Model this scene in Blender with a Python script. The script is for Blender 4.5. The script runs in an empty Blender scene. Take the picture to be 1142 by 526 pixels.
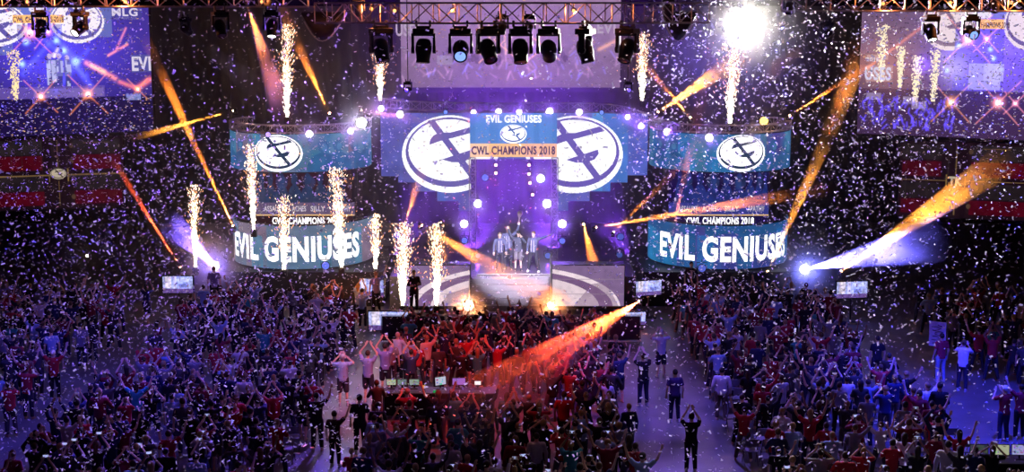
import bpy, bmesh, math, random
import numpy as np
from mathutils import Vector, Matrix, Euler
random.seed(7); np.random.seed(7)
R = random.Random(11)
sc = bpy.context.scene
COL = sc.collection
PI = math.pi
# ---------------------------------------------------------------- camera
F_PX, CX, CY = 1500.0, 571.0, 263.0
CAM_Z = 13.4
TH = math.atan(254.0/1500.0)
CT, ST = math.cos(TH), math.sin(TH)
cam = bpy.data.cameras.new('camera'); camo = bpy.data.objects.new('camera', cam); COL.objects.link(camo)
cam.sensor_width = 36.0; cam.lens = F_PX/1142*36.0; cam.clip_end = 400; cam.clip_start = 0.5
camo.location = (0, 0, CAM_Z); camo.rotation_euler = (PI/2-TH, 0, 0)
sc.camera = camo
def P(px, py, Y):
    """world point on the plane y=Y seen where the survey notes put it"""
    x = (px-CX)/F_PX; y = (CY-py)/F_PX
    dy = CT+y*ST; dz = -ST+y*CT
    return Vector((x*Y/dy, Y, CAM_Z+dz*Y/dy))
def PF(px, py, z=0.0):
    """world point on the horizontal plane z"""
    x = (px-CX)/F_PX; y = (CY-py)/F_PX
    dy = CT+y*ST; dz = -ST+y*CT
    t = (z-CAM_Z)/dz
    return Vector((x*t, dy*t, z))
def proj(p):
    dx, dy, dz = p[0], p[1], p[2]-CAM_Z
    d = dy*CT-dz*ST; u = dy*ST+dz*CT
    return CX+F_PX*dx/d, CY-F_PX*u/d, d
sc.view_settings.view_transform = 'Standard'
try: sc.view_settings.look = 'None'
except Exception: pass
sc.view_settings.exposure = 0.0; sc.view_settings.gamma = 1.0
sc.view_settings.use_curve_mapping = False
# ---------------------------------------------------------------- materials
MATS = {}
def nodes(m):
    m.use_nodes = True; nt = m.node_tree; nt.nodes.clear(); return nt
def pbr(name, col, rough=0.6, metal=0.0, var=0.12, scale=6.0, spec=0.4):
    if name in MATS: return MATS[name]
    m = bpy.data.materials.new(name); nt = nodes(m)
    o = nt.nodes.new('ShaderNodeOutputMaterial'); b = nt.nodes.new('ShaderNodeBsdfPrincipled')
    nt.links.new(b.outputs[0], o.inputs[0])
    n = nt.nodes.new('ShaderNodeTexNoise'); n.inputs['Scale'].default_value = scale; n.inputs['Detail'].default_value = 3
    tc = nt.nodes.new('ShaderNodeTexCoord'); nt.links.new(tc.outputs['Object'], n.inputs['Vector'])
    r = nt.nodes.new('ShaderNodeValToRGB')
    c0 = [max(0, c*(1-var)) for c in col]; c1 = [min(1, c*(1+var)) for c in col]
    r.color_ramp.elements[0].color = (*c0, 1); r.color_ramp.elements[1].color = (*c1, 1)
    r.color_ramp.elements[0].position = .35; r.color_ramp.elements[1].position = .65
    nt.links.new(n.outputs[0], r.inputs[0]); nt.links.new(r.outputs[0], b.inputs['Base Color'])
    b.inputs['Roughness'].default_value = rough; b.inputs['Metallic'].default_value = metal
    b.inputs['Specular IOR Level'].default_value = spec
    MATS[name] = m; return m
def objcol(name, rough=0.8, noise=0.15):
    """cloth / skin whose colour is the object's own colour"""
    if name in MATS: return MATS[name]
    m = bpy.data.materials.new(name); nt = nodes(m)
    o = nt.nodes.new('ShaderNodeOutputMaterial'); b = nt.nodes.new('ShaderNodeBsdfPrincipled')
    nt.links.new(b.outputs[0], o.inputs[0])
    i = nt.nodes.new('ShaderNodeObjectInfo'); n = nt.nodes.new('ShaderNodeTexNoise'); n.inputs['Scale'].default_value = 14
    tc = nt.nodes.new('ShaderNodeTexCoord'); nt.links.new(tc.outputs['Object'], n.inputs['Vector'])
    mp = nt.nodes.new('ShaderNodeMapRange'); mp.inputs[3].default_value = 1-noise; mp.inputs[4].default_value = 1+noise
    nt.links.new(n.outputs[0], mp.inputs[0])
    mx = nt.nodes.new('ShaderNodeVectorMath'); mx.operation = 'SCALE'
    nt.links.new(i.outputs['Color'], mx.inputs[0]); nt.links.new(mp.outputs[0], mx.inputs['Scale'])
    nt.links.new(mx.outputs[0], b.inputs['Base Color'])
    b.inputs['Roughness'].default_value = rough; b.inputs['Specular IOR Level'].default_value = 0.25
    MATS[name] = m; return m
def attrcol(name, rough=0.8):
    m = bpy.data.materials.new(name); nt = nodes(m)
    o = nt.nodes.new('ShaderNodeOutputMaterial'); b = nt.nodes.new('ShaderNodeBsdfPrincipled')
    nt.links.new(b.outputs[0], o.inputs[0])
    a = nt.nodes.new('ShaderNodeAttribute'); a.attribute_name = 'Col'
    nt.links.new(a.outputs['Color'], b.inputs['Base Color']); b.inputs['Roughness'].default_value = rough
    return m
def emit(name, col, strength, sample=True):
    if name in MATS: return MATS[name]
    m = bpy.data.materials.new(name); nt = nodes(m)
    o = nt.nodes.new('ShaderNodeOutputMaterial'); e = nt.nodes.new('ShaderNodeEmission')
    e.inputs[0].default_value = (*col, 1); e.inputs[1].default_value = strength
    nt.links.new(e.outputs[0], o.inputs[0])
    if not sample:
        m.cycles.emission_sampling = 'NONE'
    MATS[name] = m; return m
def screen_mat(name, strength):
    """an LED wall: pixel picture held in the panel's colour attribute, shown by its own light"""
    m = bpy.data.materials.new(name); nt = nodes(m)
    o = nt.nodes.new('ShaderNodeOutputMaterial'); e = nt.nodes.new('ShaderNodeEmission')
    a = nt.nodes.new('ShaderNodeAttribute'); a.attribute_name = 'Col'
    nt.links.new(a.outputs['Color'], e.inputs[0]); e.inputs[1].default_value = strength
    nt.links.new(e.outputs[0], o.inputs[0]); m.cycles.emission_sampling = 'NONE'
    return m
def haze_mat(name, col, dens, g=0.0, noise=None):
    if name in MATS: return MATS[name]
    m = bpy.data.materials.new(name); nt = nodes(m)
    o = nt.nodes.new('ShaderNodeOutputMaterial'); v = nt.nodes.new('ShaderNodeVolumeScatter')
    v.inputs['Color'].default_value = (*col, 1); v.inputs['Density'].default_value = dens
    v.inputs['Anisotropy'].default_value = g
    nt.links.new(v.outputs[0], o.inputs['Volume'])
    if noise:
        n = nt.nodes.new('ShaderNodeTexNoise'); n.inputs['Scale'].default_value = noise; n.inputs['Detail'].default_value = 1
        g_ = nt.nodes.new('ShaderNodeNewGeometry'); nt.links.new(g_.outputs['Position'], n.inputs['Vector'])
        mp = nt.nodes.new('ShaderNodeMapRange'); mp.inputs[1].default_value = .35; mp.inputs[2].default_value = .7
        mp.inputs[3].default_value = dens*.15; mp.inputs[4].default_value = dens*1.9
        nt.links.new(n.outputs[0], mp.inputs[0]); nt.links.new(mp.outputs[0], v.inputs['Density'])
    else:
        m.cycles.homogeneous_volume = True
    MATS[name] = m; return m
def beam_mat(name, dens, axis, L, noise=.55):
    # haze only inside a beam's cone, density shaped to fade the beam's far end
    m = haze_mat(name, (1, 1, 1), dens, 0, noise); nt = m.node_tree; v = [n for n in nt.nodes if n.type == 'VOLUME_SCATTER'][0]
    src = v.inputs['Density'].links[0].from_socket
    tc = nt.nodes.new('ShaderNodeTexCoord'); d = nt.nodes.new('ShaderNodeVectorMath'); d.operation = 'DOT_PRODUCT'; d.inputs[1].default_value = tuple(Vector(axis).normalized()/L)
    mr = nt.nodes.new('ShaderNodeMapRange'); mr.interpolation_type = 'SMOOTHSTEP'; mr.inputs[1].default_value = .45; mr.inputs[2].default_value = 1.0; mr.inputs[3].default_value = 1.0; mr.inputs[4].default_value = 0.0
    k = nt.nodes.new('ShaderNodeMath'); k.operation = 'MULTIPLY'
    nt.links.new(tc.outputs['Object'], d.inputs[0]); nt.links.new(d.outputs['Value'], mr.inputs[0]); nt.links.new(mr.outputs[0], k.inputs[0]); nt.links.new(src, k.inputs[1]); nt.links.new(k.outputs[0], v.inputs['Density'])
    return m
def puff_mat(name, dens, rad):
    # smoke that thins out to nothing at its rim
    m = haze_mat(name, (1, 1, 1), dens)
    m.cycles.homogeneous_volume = False
    nt = m.node_tree; v = [n for n in nt.nodes if n.type == 'VOLUME_SCATTER'][0]
    tc = nt.nodes.new('ShaderNodeTexCoord'); mp = nt.nodes.new('ShaderNodeMapping'); g = nt.nodes.new('ShaderNodeTexGradient'); g.gradient_type = 'QUADRATIC_SPHERE'
    mp.inputs['Scale'].default_value = tuple(1/r for r in rad)
    k = nt.nodes.new('ShaderNodeMath'); k.operation = 'MULTIPLY'; k.inputs[1].default_value = dens
    nt.links.new(tc.outputs['Object'], mp.inputs['Vector']); nt.links.new(mp.outputs[0], g.inputs[0]); nt.links.new(g.outputs['Fac'], k.inputs[0]); nt.links.new(k.outputs[0], v.inputs['Density'])
    return m
BLACK = pbr('black_paint', (0.012, 0.012, 0.014), .5)
SATIN = pbr('black_satin', (0.02, 0.02, 0.024), .35)
ALU = pbr('truss_aluminium', (0.62, 0.6, 0.62), .35, .9)
STEEL = pbr('dark_steel', (0.09, 0.09, 0.1), .4, .7)
DRAPE = pbr('black_drape', (0.02, 0.016, 0.02), .95)
SKIN = objcol('skin', .55, .05); CLOTH = objcol('cloth', .85); HAIR = objcol('hair', .7)
# ---------------------------------------------------------------- objects
def tag(o, label=None, cat=None, group=None, kind=None):
    if label: o['label'] = label
    if cat: o['category'] = cat
    if group: o['group'] = group
    if kind: o['kind'] = kind
    return o
def empty(name, loc):
    o = bpy.data.objects.new(name, None); COL.objects.link(o); o.location = loc; o.empty_display_size = .1
    return o
def mesh_of(bm, name, smooth=False):
    me = bpy.data.meshes.new(name); bm.normal_update(); bm.to_mesh(me); bm.free()
    if smooth:
        me.polygons.foreach_set('use_smooth', [True]*len(me.polygons))
    return me
def obj(name, bm, mats, parent=None, smooth=False, loc=None):
    """links a bmesh built in world space as ONE object; loc moves the origin there"""
    off = Vector((0, 0, 0))
    if parent is not None: off = root_loc(parent)
    elif loc is not None: off = Vector(loc)
    bm.transform(Matrix.Translation(-off))
    me = mesh_of(bm, name, smooth)
    o = bpy.data.objects.new(name, me); COL.objects.link(o)
    for m in (mats if isinstance(mats, (list, tuple)) else [mats]): me.materials.append(m)
    if parent is not None: o.parent = parent
    elif loc is not None: o.location = loc
    return o
def root_loc(o):
    v = Vector((0, 0, 0))
    while o is not None:
        v += o.location; o = o.parent
    return v
def raw(name, verts, faces, mats, parent=None, midx=None, smooth=False, cols=None):
    off = root_loc(parent) if parent is not None else Vector((0, 0, 0))
    v = np.asarray(verts, dtype=np.float32).reshape(-1, 3) - np.array(off, dtype=np.float32)
    me = bpy.data.meshes.new(name)
    f = np.asarray(faces, dtype=np.int32); n = f.shape[1]
    me.vertices.add(len(v)); me.vertices.foreach_set('co', v.ravel())
    me.loops.add(f.size); me.loops.foreach_set('vertex_index', f.ravel())
    me.polygons.add(len(f)); me.polygons.foreach_set('loop_start', np.arange(0, f.size, n, dtype=np.int32))
    if midx is not None: me.polygons.foreach_set('material_index', np.asarray(midx, dtype=np.int32))
    me.update(calc_edges=True)
    if smooth: me.polygons.foreach_set('use_smooth', [True]*len(me.polygons))
    if cols is not None:
        a = me.color_attributes.new('Col', 'FLOAT_COLOR', 'CORNER')
        c = np.ones((len(f)*n, 4), dtype=np.float32); c[:, :3] = np.repeat(np.asarray(cols, dtype=np.float32), n, axis=0)
        a.data.foreach_set('color', c.ravel())
    for m in (mats if isinstance(mats, (list, tuple)) else [mats]): me.materials.append(m)
    o = bpy.data.objects.new(name, me); COL.objects.link(o)
    if parent is not None: o.parent = parent
    return o
# ---------------------------------------------------------------- shapes into a bmesh
def box(bm, c, s, rot=None, bev=0.0, mi=0):
    r = bmesh.ops.create_cube(bm, size=1.0); vs = r['verts']
    M = Matrix.Translation(c) @ (rot.to_4x4() if rot is not None else Matrix()) @ Matrix.Diagonal((s[0], s[1], s[2], 1))
    bmesh.ops.transform(bm, matrix=M, verts=vs)
    fs = list({f for v in vs for f in v.link_faces})
    for f in fs: f.material_index = mi
    if bev > 0:
        es = list({e for v in vs for e in v.link_edges})
        bmesh.ops.bevel(bm, geom=es, offset=bev, segments=2, affect='EDGES', profile=.6)
def frame_for(d):
    d = Vector(d).normalized()
    a = Vector((0, 0, 1)) if abs(d.z) < .95 else Vector((0, 1, 0))
    u = d.cross(a).normalized(); v = d.cross(u).normalized()
    return u, v, d
def tube(bm, pts, r, n=8, cap=True, mi=0, squash=1.0):
    """tube through pts, radius scalar or list"""
    pts = [Vector(p) for p in pts]; rs = r if isinstance(r, (list, tuple)) else [r]*len(pts)
    rings = []
    for i, p in enumerate(pts):
        d = pts[min(i+1, len(pts)-1)]-pts[max(i-1, 0)]
        u, v, _ = frame_for(d)
        if i and (rings_u - u).length > 1.2: u, v = -u, -v
        rings_u = u
        rings.append([bm.verts.new(p+u*math.cos(2*PI*k/n)*rs[i]+v*math.sin(2*PI*k/n)*rs[i]*squash) for k in range(n)])
    for a, b in zip(rings, rings[1:]):
        for k in range(n):
            f = bm.faces.new((a[k], a[(k+1) % n], b[(k+1) % n], b[k])); f.material_index = mi
    if cap:
        for rg in (rings[0][::-1], rings[-1]):
            f = bm.faces.new(rg); f.material_index = mi
def lathe(bm, o, d, prof, n=16, mi=0, u_v=None, cap=True):
    """prof: list of (along, radius) from o along d"""
    u, v, d = frame_for(d); o = Vector(o); rings = []
    for (a, r) in prof:
        r = max(r, 1e-4)
        rings.append([bm.verts.new(o+d*a+u*math.cos(2*PI*k/n)*r+v*math.sin(2*PI*k/n)*r) for k in range(n)])
    for a, b in zip(rings, rings[1:]):
        for k in range(n):
            f = bm.faces.new((a[k], a[(k+1) % n], b[(k+1) % n], b[k])); f.material_index = mi
    if cap:
        for rg in (rings[0][::-1], rings[-1]):
            f = bm.faces.new(rg); f.material_index = mi
def ball(bm, c, r, u=10, v=8, sc3=(1, 1, 1), mi=0):
    q = bmesh.ops.create_uvsphere(bm, u_segments=u, v_segments=v, radius=1.0)
    bmesh.ops.transform(bm, matrix=Matrix.Translation(c) @ Matrix.Diagonal((r*sc3[0], r*sc3[1], r*sc3[2], 1)), verts=q['verts'])
    for f in {f for w in q['verts'] for f in w.link_faces}: f.material_index = mi
def prism(bm, pts, d, mi=0):
    """closed polygon pts (3-D, planar) pushed along d"""
    a = [bm.verts.new(p) for p in pts]; b = [bm.verts.new(Vector(p)+Vector(d)) for p in pts]
    n = len(a)
    fs = [bm.faces.new(a), bm.faces.new(b[::-1])]
    for k in range(n): fs.append(bm.faces.new((a[k], b[k], b[(k+1) % n], a[(k+1) % n])))
    for f in fs: f.material_index = mi
    bmesh.ops.recalc_face_normals(bm, faces=fs)
def BM(): return bmesh.new()
# ---------------------------------------------------------------- lettering and the team emblem (2-D, then laid on a surface)
def text2d(s, w, h, bold=0.02, cut=None):
    """triangulated letters fitted to a w x h box centred on 0,0 -> verts2d, faces"""
    cu = bpy.data.curves.new('t', 'FONT'); cu.body = s; cu.size = 1.0; cu.offset = bold; cu.fill_mode = 'FRONT'
    cu.resolution_u = 3; cu.space_character = 1.08
    o = bpy.data.objects.new('t', cu); COL.objects.link(o)
    dg = bpy.context.evaluated_depsgraph_get(); dg.update()
    me = bpy.data.meshes.new_from_object(o.evaluated_get(dg))
    bm = BM(); bm.from_mesh(me)
    bmesh.ops.triangulate(bm, faces=bm.faces)
    xs = [v.co.x for v in bm.verts]; ys = [v.co.y for v in bm.verts]
    x0, x1, y0, y1 = min(xs), max(xs), min(ys), max(ys)
    for v in bm.verts:
        v.co.x = ((v.co.x-x0)/(x1-x0)-.5)*w; v.co.y = ((v.co.y-y0)/(y1-y0)-.5)*h; v.co.z = 0
    bpy.data.objects.remove(o); bpy.data.curves.remove(cu); bpy.data.meshes.remove(me)
    return bm
def poly2d(bm, pts, lay, mi):
    f = bm.faces.new([bm.verts.new((x, y, lay)) for x, y in pts]); f.material_index = mi
    bmesh.ops.triangulate(bm, faces=[f])
def ell2d(bm, cx, cy, a, b, lay, mi, n=40):
    """ellipse as vertical strips so it can be bent"""
    prev = None
    for i in range(n+1):
        t = PI*(1-i/n); x = cx+a*math.cos(t); h = b*math.sin(t)
        cur = [bm.verts.new((x, cy-h, lay)), bm.verts.new((x, cy+h, lay))]
        if prev:
            try:
                f = bm.faces.new((prev[0], cur[0], cur[1], prev[1])); f.material_index = mi
            except ValueError: pass
        prev = cur
HOOK = [(-.43, .24), (-.41, .38), (-.34, .49), (-.22, .55), (.02, .56), (.52, .73), (.62, .61), (.06, .42), (-.1, .38), (-.25, .32)]
FIN = [(-.17, -.135), (.49, .135), (.50, .02), (.42, -.12), (.25, -.21), (.04, -.21)]
SLASH = [(-.47, .86), (-.33, .90), (.57, -.60), (.44, -.66)]
def emblem2d(w, h, lay=0.012, inner_shift=True):
    """oval badge: white ring, dark ring, white disc with dark slash, hook and fin; slots 0 white, 1 dark"""
    bm = BM(); a, b = w/2, h/2
    ell2d(bm, 0, 0, a, b, 0, 0)
    ell2d(bm, 0, .05*b, a*.925, b*.90, lay, 1)
    ell2d(bm, 0, .10*b, a*.865, b*.80, lay*2, 0)
    for pl in (SLASH, HOOK, FIN):
        poly2d(bm, [(x*a, y*b) for x, y in pl], lay*3, 1)
    return bm
def slice_x(bm, step):
    xs = [v.co.x for v in bm.verts]; x = min(xs)+step
    while x < max(xs):
        g = list(bm.verts)+list(bm.edges)+list(bm.faces)
        bmesh.ops.bisect_plane(bm, geom=g, plane_co=(x, 0, 0), plane_no=(1, 0, 0)); x += step
def lay_flat(bm, o, ux, uz, lift, un):
    """2-D (x,y,layer) to world: o + x*ux + y*uz + (lift+layer)*un"""
    for v in bm.verts:
        x, y, l = v.co; v.co = o+ux*x+uz*y+un*(lift+l)
def lay_round(bm, c, rad, z, lift, a0=0.0):
    """2-D onto the outside of an upright cylinder, x measured along the arc from the -y side"""
    for v in bm.verts:
        x, y, l = v.co; a = a0+x/rad; r = rad+lift+l
        v.co = Vector((c[0]+r*math.sin(a), c[1]-r*math.cos(a), z+y))
# ---------------------------------------------------------------- LED pictures, painted cell by cell
class Canvas:
    def __init__(s, x0, x1, y0, y1, res=1.0, base=(0, 0, 0), seed=1):
        s.x0, s.x1, s.y0, s.y1 = x0, x1, y0, y1
        s.W = max(2, int((x1-x0)/res)); s.H = max(2, int((y1-y0)/res))
        xs = x0+(np.arange(s.W)+.5)*(x1-x0)/s.W; ys = y0+(np.arange(s.H)+.5)*(y1-y0)/s.H
        s.X, s.Y = np.meshgrid(xs, ys); s.c = np.zeros((s.H, s.W, 3)); s.c[:] = base
        s.r = np.random.RandomState(seed)
    def put(s, m, col, a=1.0):
        a = np.clip(m.astype(float)*a, 0, 1)[..., None]; s.c = s.c*(1-a)+np.array(col)*a
    def add(s, m, col): s.c += m[..., None]*np.array(col)
    def rect(s, x0, x1, y0, y1, col, a=1): s.put((s.X >= x0)&(s.X < x1)&(s.Y >= y0)&(s.Y < y1), col, a)
    def ell(s, x, y, a, b): return ((s.X-x)/a)**2+((s.Y-y)/b)**2 <= 1
    def poly(s, pts):
        m = np.zeros(s.X.shape, bool); n = len(pts)
        for i in range(n):
            (xa, ya), (xb, yb) = pts[i], pts[(i+1) % n]
            if ya == yb: continue
            m ^= ((ya > s.Y) != (yb > s.Y)) & (s.X < (xb-xa)*(s.Y-ya)/(yb-ya)+xa)
        return m
    def glow(s, x, y, r, col, k=1.0): s.add(np.exp(-(((s.X-x)/r)**2+((s.Y-y)/r)**2))*k, col)
    def seg(s, x0, y0, x1, y1, w, col, fade=False, w1=None):
        dx, dy = x1-x0, y1-y0; L2 = dx*dx+dy*dy
        t = np.clip(((s.X-x0)*dx+(s.Y-y0)*dy)/L2, 0, 1)
        d = np.hypot(s.X-x0-t*dx, s.Y-y0-t*dy); ww = w+(w1-w)*t if w1 else w
        k = np.exp(-(d/ww)**2)*((1-t) if fade else 1.0); s.add(k, col)
    def emblem(s, x, y, a, b, white, dark):
        s.put(s.ell(x, y, a, b), white); s.put(s.ell(x, y-.05*b, a*.925, b*.9), dark); s.put(s.ell(x, y-.1*b, a*.865, b*.8), white)
        for pl in (SLASH, HOOK, FIN): s.put(s.poly([(x+u*a, y-v*b) for u, v in pl]), dark)
    def specks(s, n, cols, y0=None, y1=None, w=(1, 3), x0=None, x1=None, k=1.0):
        for _ in range(n):
            i = s.r.randint(int(0 if y0 is None else max(0, (y0-s.y0)/(s.y1-s.y0)*s.H)), int(s.H-1 if y1 is None else min(s.H-1, (y1-s.y0)/(s.y1-s.y0)*s.H)))
            j = s.r.randint(int(0 if x0 is None else max(0, (x0-s.x0)/(s.x1-s.x0)*s.W)), int(s.W-1 if x1 is None else min(s.W-1, (x1-s.x0)/(s.x1-s.x0)*s.W)))
            q = s.r.randint(w[0], w[1]+1); s.c[i:i+1, j:j+q] = np.array(cols[s.r.randint(len(cols))])*k*s.r.uniform(.6, 1)
    def noise(s, amt, cell=6):
        g = s.r.rand(s.H//cell+2, s.W//cell+2); iy = np.arange(s.H)/cell; ix = np.arange(s.W)/cell
        y0 = iy.astype(int); x0 = ix.astype(int); fy = (iy-y0)[:, None]; fx = (ix-x0)[None]
        v = (g[y0][:, x0]*(1-fy)*(1-fx)+g[y0+1][:, x0]*fy*(1-fx)+g[y0][:, x0+1]*(1-fy)*fx+g[y0+1][:, x0+1]*fy*fx)
        s.c *= (1+amt*(v-.5)*2)[..., None]
    def build(s, name, mat, parent, fn):
        """fn(u, v) arrays in 0..1 (v down) -> world xyz array"""
        gu, gv = np.meshgrid(np.linspace(0, 1, s.W+1), np.linspace(0, 1, s.H+1))
        v = fn(gu.ravel(), gv.ravel())
        idx = np.arange((s.W+1)*(s.H+1)).reshape(s.H+1, s.W+1)
        f = np.stack([idx[1:, :-1], idx[1:, 1:], idx[:-1, 1:], idx[:-1, :-1]], -1).reshape(-1, 4)
        return raw(name, v, f, mat, parent, cols=np.clip(s.c, 0, 6).reshape(-1, 3))
def flat_fn(a, b, z0, z1):
    """upright rectangle from ground point a to b (xy), z0 bottom z1 top"""
    def fn(u, v): return np.stack([a[0]+(b[0]-a[0])*u, a[1]+(b[1]-a[1])*u, z1+(z0-z1)*v], -1)
    return fn
def round_fn(c, rad, a0, a1, z0, z1):
    def fn(u, v):
        a = a0+(a1-a0)*u; return np.stack([c[0]+rad*np.sin(a), c[1]-rad*np.cos(a), z1+(z0-z1)*v], -1)
    return fn
X1, Y1, Z1 = Vector((1, 0, 0)), Vector((0, 1, 0)), Vector((0, 0, 1))
WHITE_LED = emit('led_white', (1.0, 0.98, 1.0), 1.6)
def S(r, g, b):
    f = lambda c: (c/255/12.92 if c/255 <= .04045 else ((c/255+.055)/1.055)**2.4)
    return (f(r), f(g), f(b))
def struct(o, label):
    tag(o, label, None, None, 'structure'); return o
# ---------------------------------------------------------------- the hall
CONC = pbr('sealed_concrete', (0.12, 0.116, 0.125), .38, 0, .25, .9, .5)
bm = BM(); box(bm, (0, 45, -.1), (76, 84, .2)); tag(struct(obj('floor', bm, CONC), 'dark sealed concrete arena floor'), cat='floor')
bm = BM()
n = 150
for i in range(n):                                   # pleated black drape the whole width of the hall
    pass
vs, fs = [], []
for i in range(301):
    x = -38+76*i/300; y = 84+.18*math.sin(i*1.3)+.08*math.sin(i*.37)
    vs += [(x, y, 0), (x, y, 19)]
for i in range(300): fs.append((2*i, 2*i+2, 2*i+3, 2*i+1))
o = raw('wall_back', vs, fs, DRAPE, smooth=True); tag(o, 'black pleated drape closing the hall behind the stage', 'wall', kind='structure')
for s, nm in ((-1, 'wall_left'), (1, 'wall_right')):
    bm = BM(); box(bm, (s*38.1, 45, 9.5), (.2, 84, 19)); tag(obj(nm, bm, DRAPE), 'black wall along the %s side of the arena' % nm[5:], 'wall', kind='structure')
bm = BM(); box(bm, (0, 45, 19.1), (76, 84, .2)); tag(obj('ceiling', bm, DRAPE), 'black ceiling above the lighting rig', 'ceiling', kind='structure')
# ---------------------------------------------------------------- main stage
ZD = 1.5
YF = 58.3
stage = empty('stage_platform', (0, 61, 0)); tag(stage, 'dark main stage platform with central steps under the players', 'stage')
DECK = pbr('stage_deck', (0.10, 0.095, 0.11), .3, 0, .1, 3, .5)
xl, xr = P(438, 300, 61).x, P(706, 300, 61).x
bm = BM(); box(bm, ((xl+xr)/2, 63.0, ZD/2), (xr-xl, 7.4, ZD), bev=.02); obj('deck', bm, DECK, stage)
for px0, px1 in ((250, 432), (712, 890)):
    a, b = P(px0, 300, 62).x, P(px1, 300, 62).x
    bm = BM(); box(bm, ((a+b)/2, 63.3, .8), (b-a, 6.8, 1.6), bev=.02); obj('side_deck', bm, BLACK, stage)
# steps in front of the players
STEP = pbr('step_tread', (0.2, 0.19, 0.21), .45, .1, .1, 3)
a, b = P(526, 320, 58.6).x, P(612, 320, 58.6).x
for k in range(6):
    zt = ZD*(6-k)/6-.02; y0 = 59.3-.28*k-.28
    bm = BM(); box(bm, ((a+b)/2, y0+.14, zt/2), (b-a, .28, zt), bev=.012); obj('step', bm, STEP, stage)
for s in (P(524, 320, 58.6).x, P(614, 320, 58.6).x):     # slim chrome rail posts each side of the steps
    bm = BM()
    tube(bm, [(s, 57.7, .02), (s, 57.7, 1.05), (s, 59.25, 2.5), (s, 59.25, ZD)], .025, 8)
    obj('handrail', bm, ALU, stage)
# back riser that carries the players
bm = BM(); box(bm, (P(576, 300, 60.3).x, 60.5, ZD+.06), (3.6, 2.2, .12), bev=.02); obj('riser', bm, DECK, stage)
# LED fascias either side of the steps, each with a quarter of the big emblem
FASC = screen_mat('fascia_led', 1.15)
z0, z1 = .38, P(571, 296, YF).z
for px0, px1, side in ((452, 524, -1), (616, 696, 1)):
    f = empty('led_fascia', P((px0+px1)/2, 345, YF)); f.location.z = 0
    tag(f, 'pale LED fascia with the %s quarter of an oval emblem, %s the stage steps' % (('upper-left', 'left of') if side < 0 else ('upper-right', 'right of')), 'LED screen', 'LED fascias on the stage front')
    c = Canvas(px0, px1, 296, 345, .5, S(150, 120, 150), 5+side)
    c.rect(px0, px1, 296, 345, S(120, 95, 135))
    for (sx, sy, col) in ((1, 1, S(225, 205, 215)), (.93, .9, S(115, 85, 125)), (.80, .78, S(218, 196, 206))):
        c.put(c.ell(574, 347, 118*sx, 50*sy), col)
    if side < 0: c.put(c.poly([(500, 330), (524, 322), (524, 345), (490, 345)]), S(110, 85, 120), .7)
    else: c.put(c.poly([(640, 345), (660, 318), (676, 316), (690, 345)]), S(120, 90, 125), .6)
    for yy in (312, 330): c.rect(px0, px1, yy, yy+1, S(140, 120, 140), .6)
    c.noise(.12, 9)
    A, B = P(px0, 320, YF), P(px1, 320, YF)
    cab = BM(); box(cab, ((A.x+B.x)/2, YF+.45, (z0+z1)/2), (B.x-A.x+.06, .84, z1-z0+.06), bev=.02); obj('cabinet', cab, BLACK, f)
    c.build('screen', FASC, f, flat_fn((A.x, YF), (B.x, YF), z0, z1))
# ---------------------------------------------------------------- stepped LED backdrop
BACK = screen_mat('backdrop_led', 1.3)
bd = empty('led_backdrop', P(571, 235, 66)); tag(bd, 'wide blue LED backdrop with stepped lower edge and two big oval emblems', 'LED screen')
c = Canvas(425, 722, 126, 240, .5, S(70, 95, 175), 3)
for x in range(425, 722, 24):
    t = R.choice([S(60, 110, 185), S(95, 85, 165), S(70, 120, 195), S(85, 75, 150)]); c.rect(x, x+R.choice((16, 24, 34)), 126, 240, t, .6)
c.rect(425, 446, 126, 240, S(70, 75, 150), .8); c.rect(700, 722, 126, 240, S(75, 85, 170), .8)
c.rect(660, 672, 126, 240, S(80, 150, 205), .6); c.noise(.25, 16)
c.emblem(502, 171.5, 53.5, 43, S(255, 255, 255), S(95, 85, 160)); c.emblem(640.5, 172, 54, 43, S(255, 255, 255), S(95, 80, 165))
keep = np.zeros(c.X.shape, bool)
for x0, x1, yb in ((425, 444, 196), (444, 463, 203), (463, 487, 213), (487, 511, 224), (511, 525, 235), (525, 621, 177), (621, 634, 235), (634, 658, 224), (658, 681, 213), (681, 700, 203), (700, 722, 195)):
    keep |= (c.X >= x0) & (c.X < x1) & (c.Y < yb)
    A, B, T = P(x0, yb, 66.05), P(x1, yb, 66.05), P(x0, 126, 66.05)
    bm = BM(); box(bm, ((A.x+B.x)/2, 66.16, (A.z+T.z)/2), (B.x-A.x, .2, T.z-A.z)); obj('panel_cabinet', bm, BLACK, bd)
def back_fn(u, v): 
    A, B = P(425, 180, 66), P(722, 180, 66); zt, zb = P(571, 126, 66).z, P(571, 240, 66).z
    return np.stack([A.x+(B.x-A.x)*u, 66+0*u, zt+(zb-zt)*v], -1)
sc_o = c.build('screen', BACK, bd, back_fn)
bm = BM(); bm.from_mesh(sc_o.data); kk = keep.ravel(); bm.faces.ensure_lookup_table()
bmesh.ops.delete(bm, geom=[f for f in bm.faces if not kk[f.index]], context='FACES'); bm.to_mesh(sc_o.data); bm.free()
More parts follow.
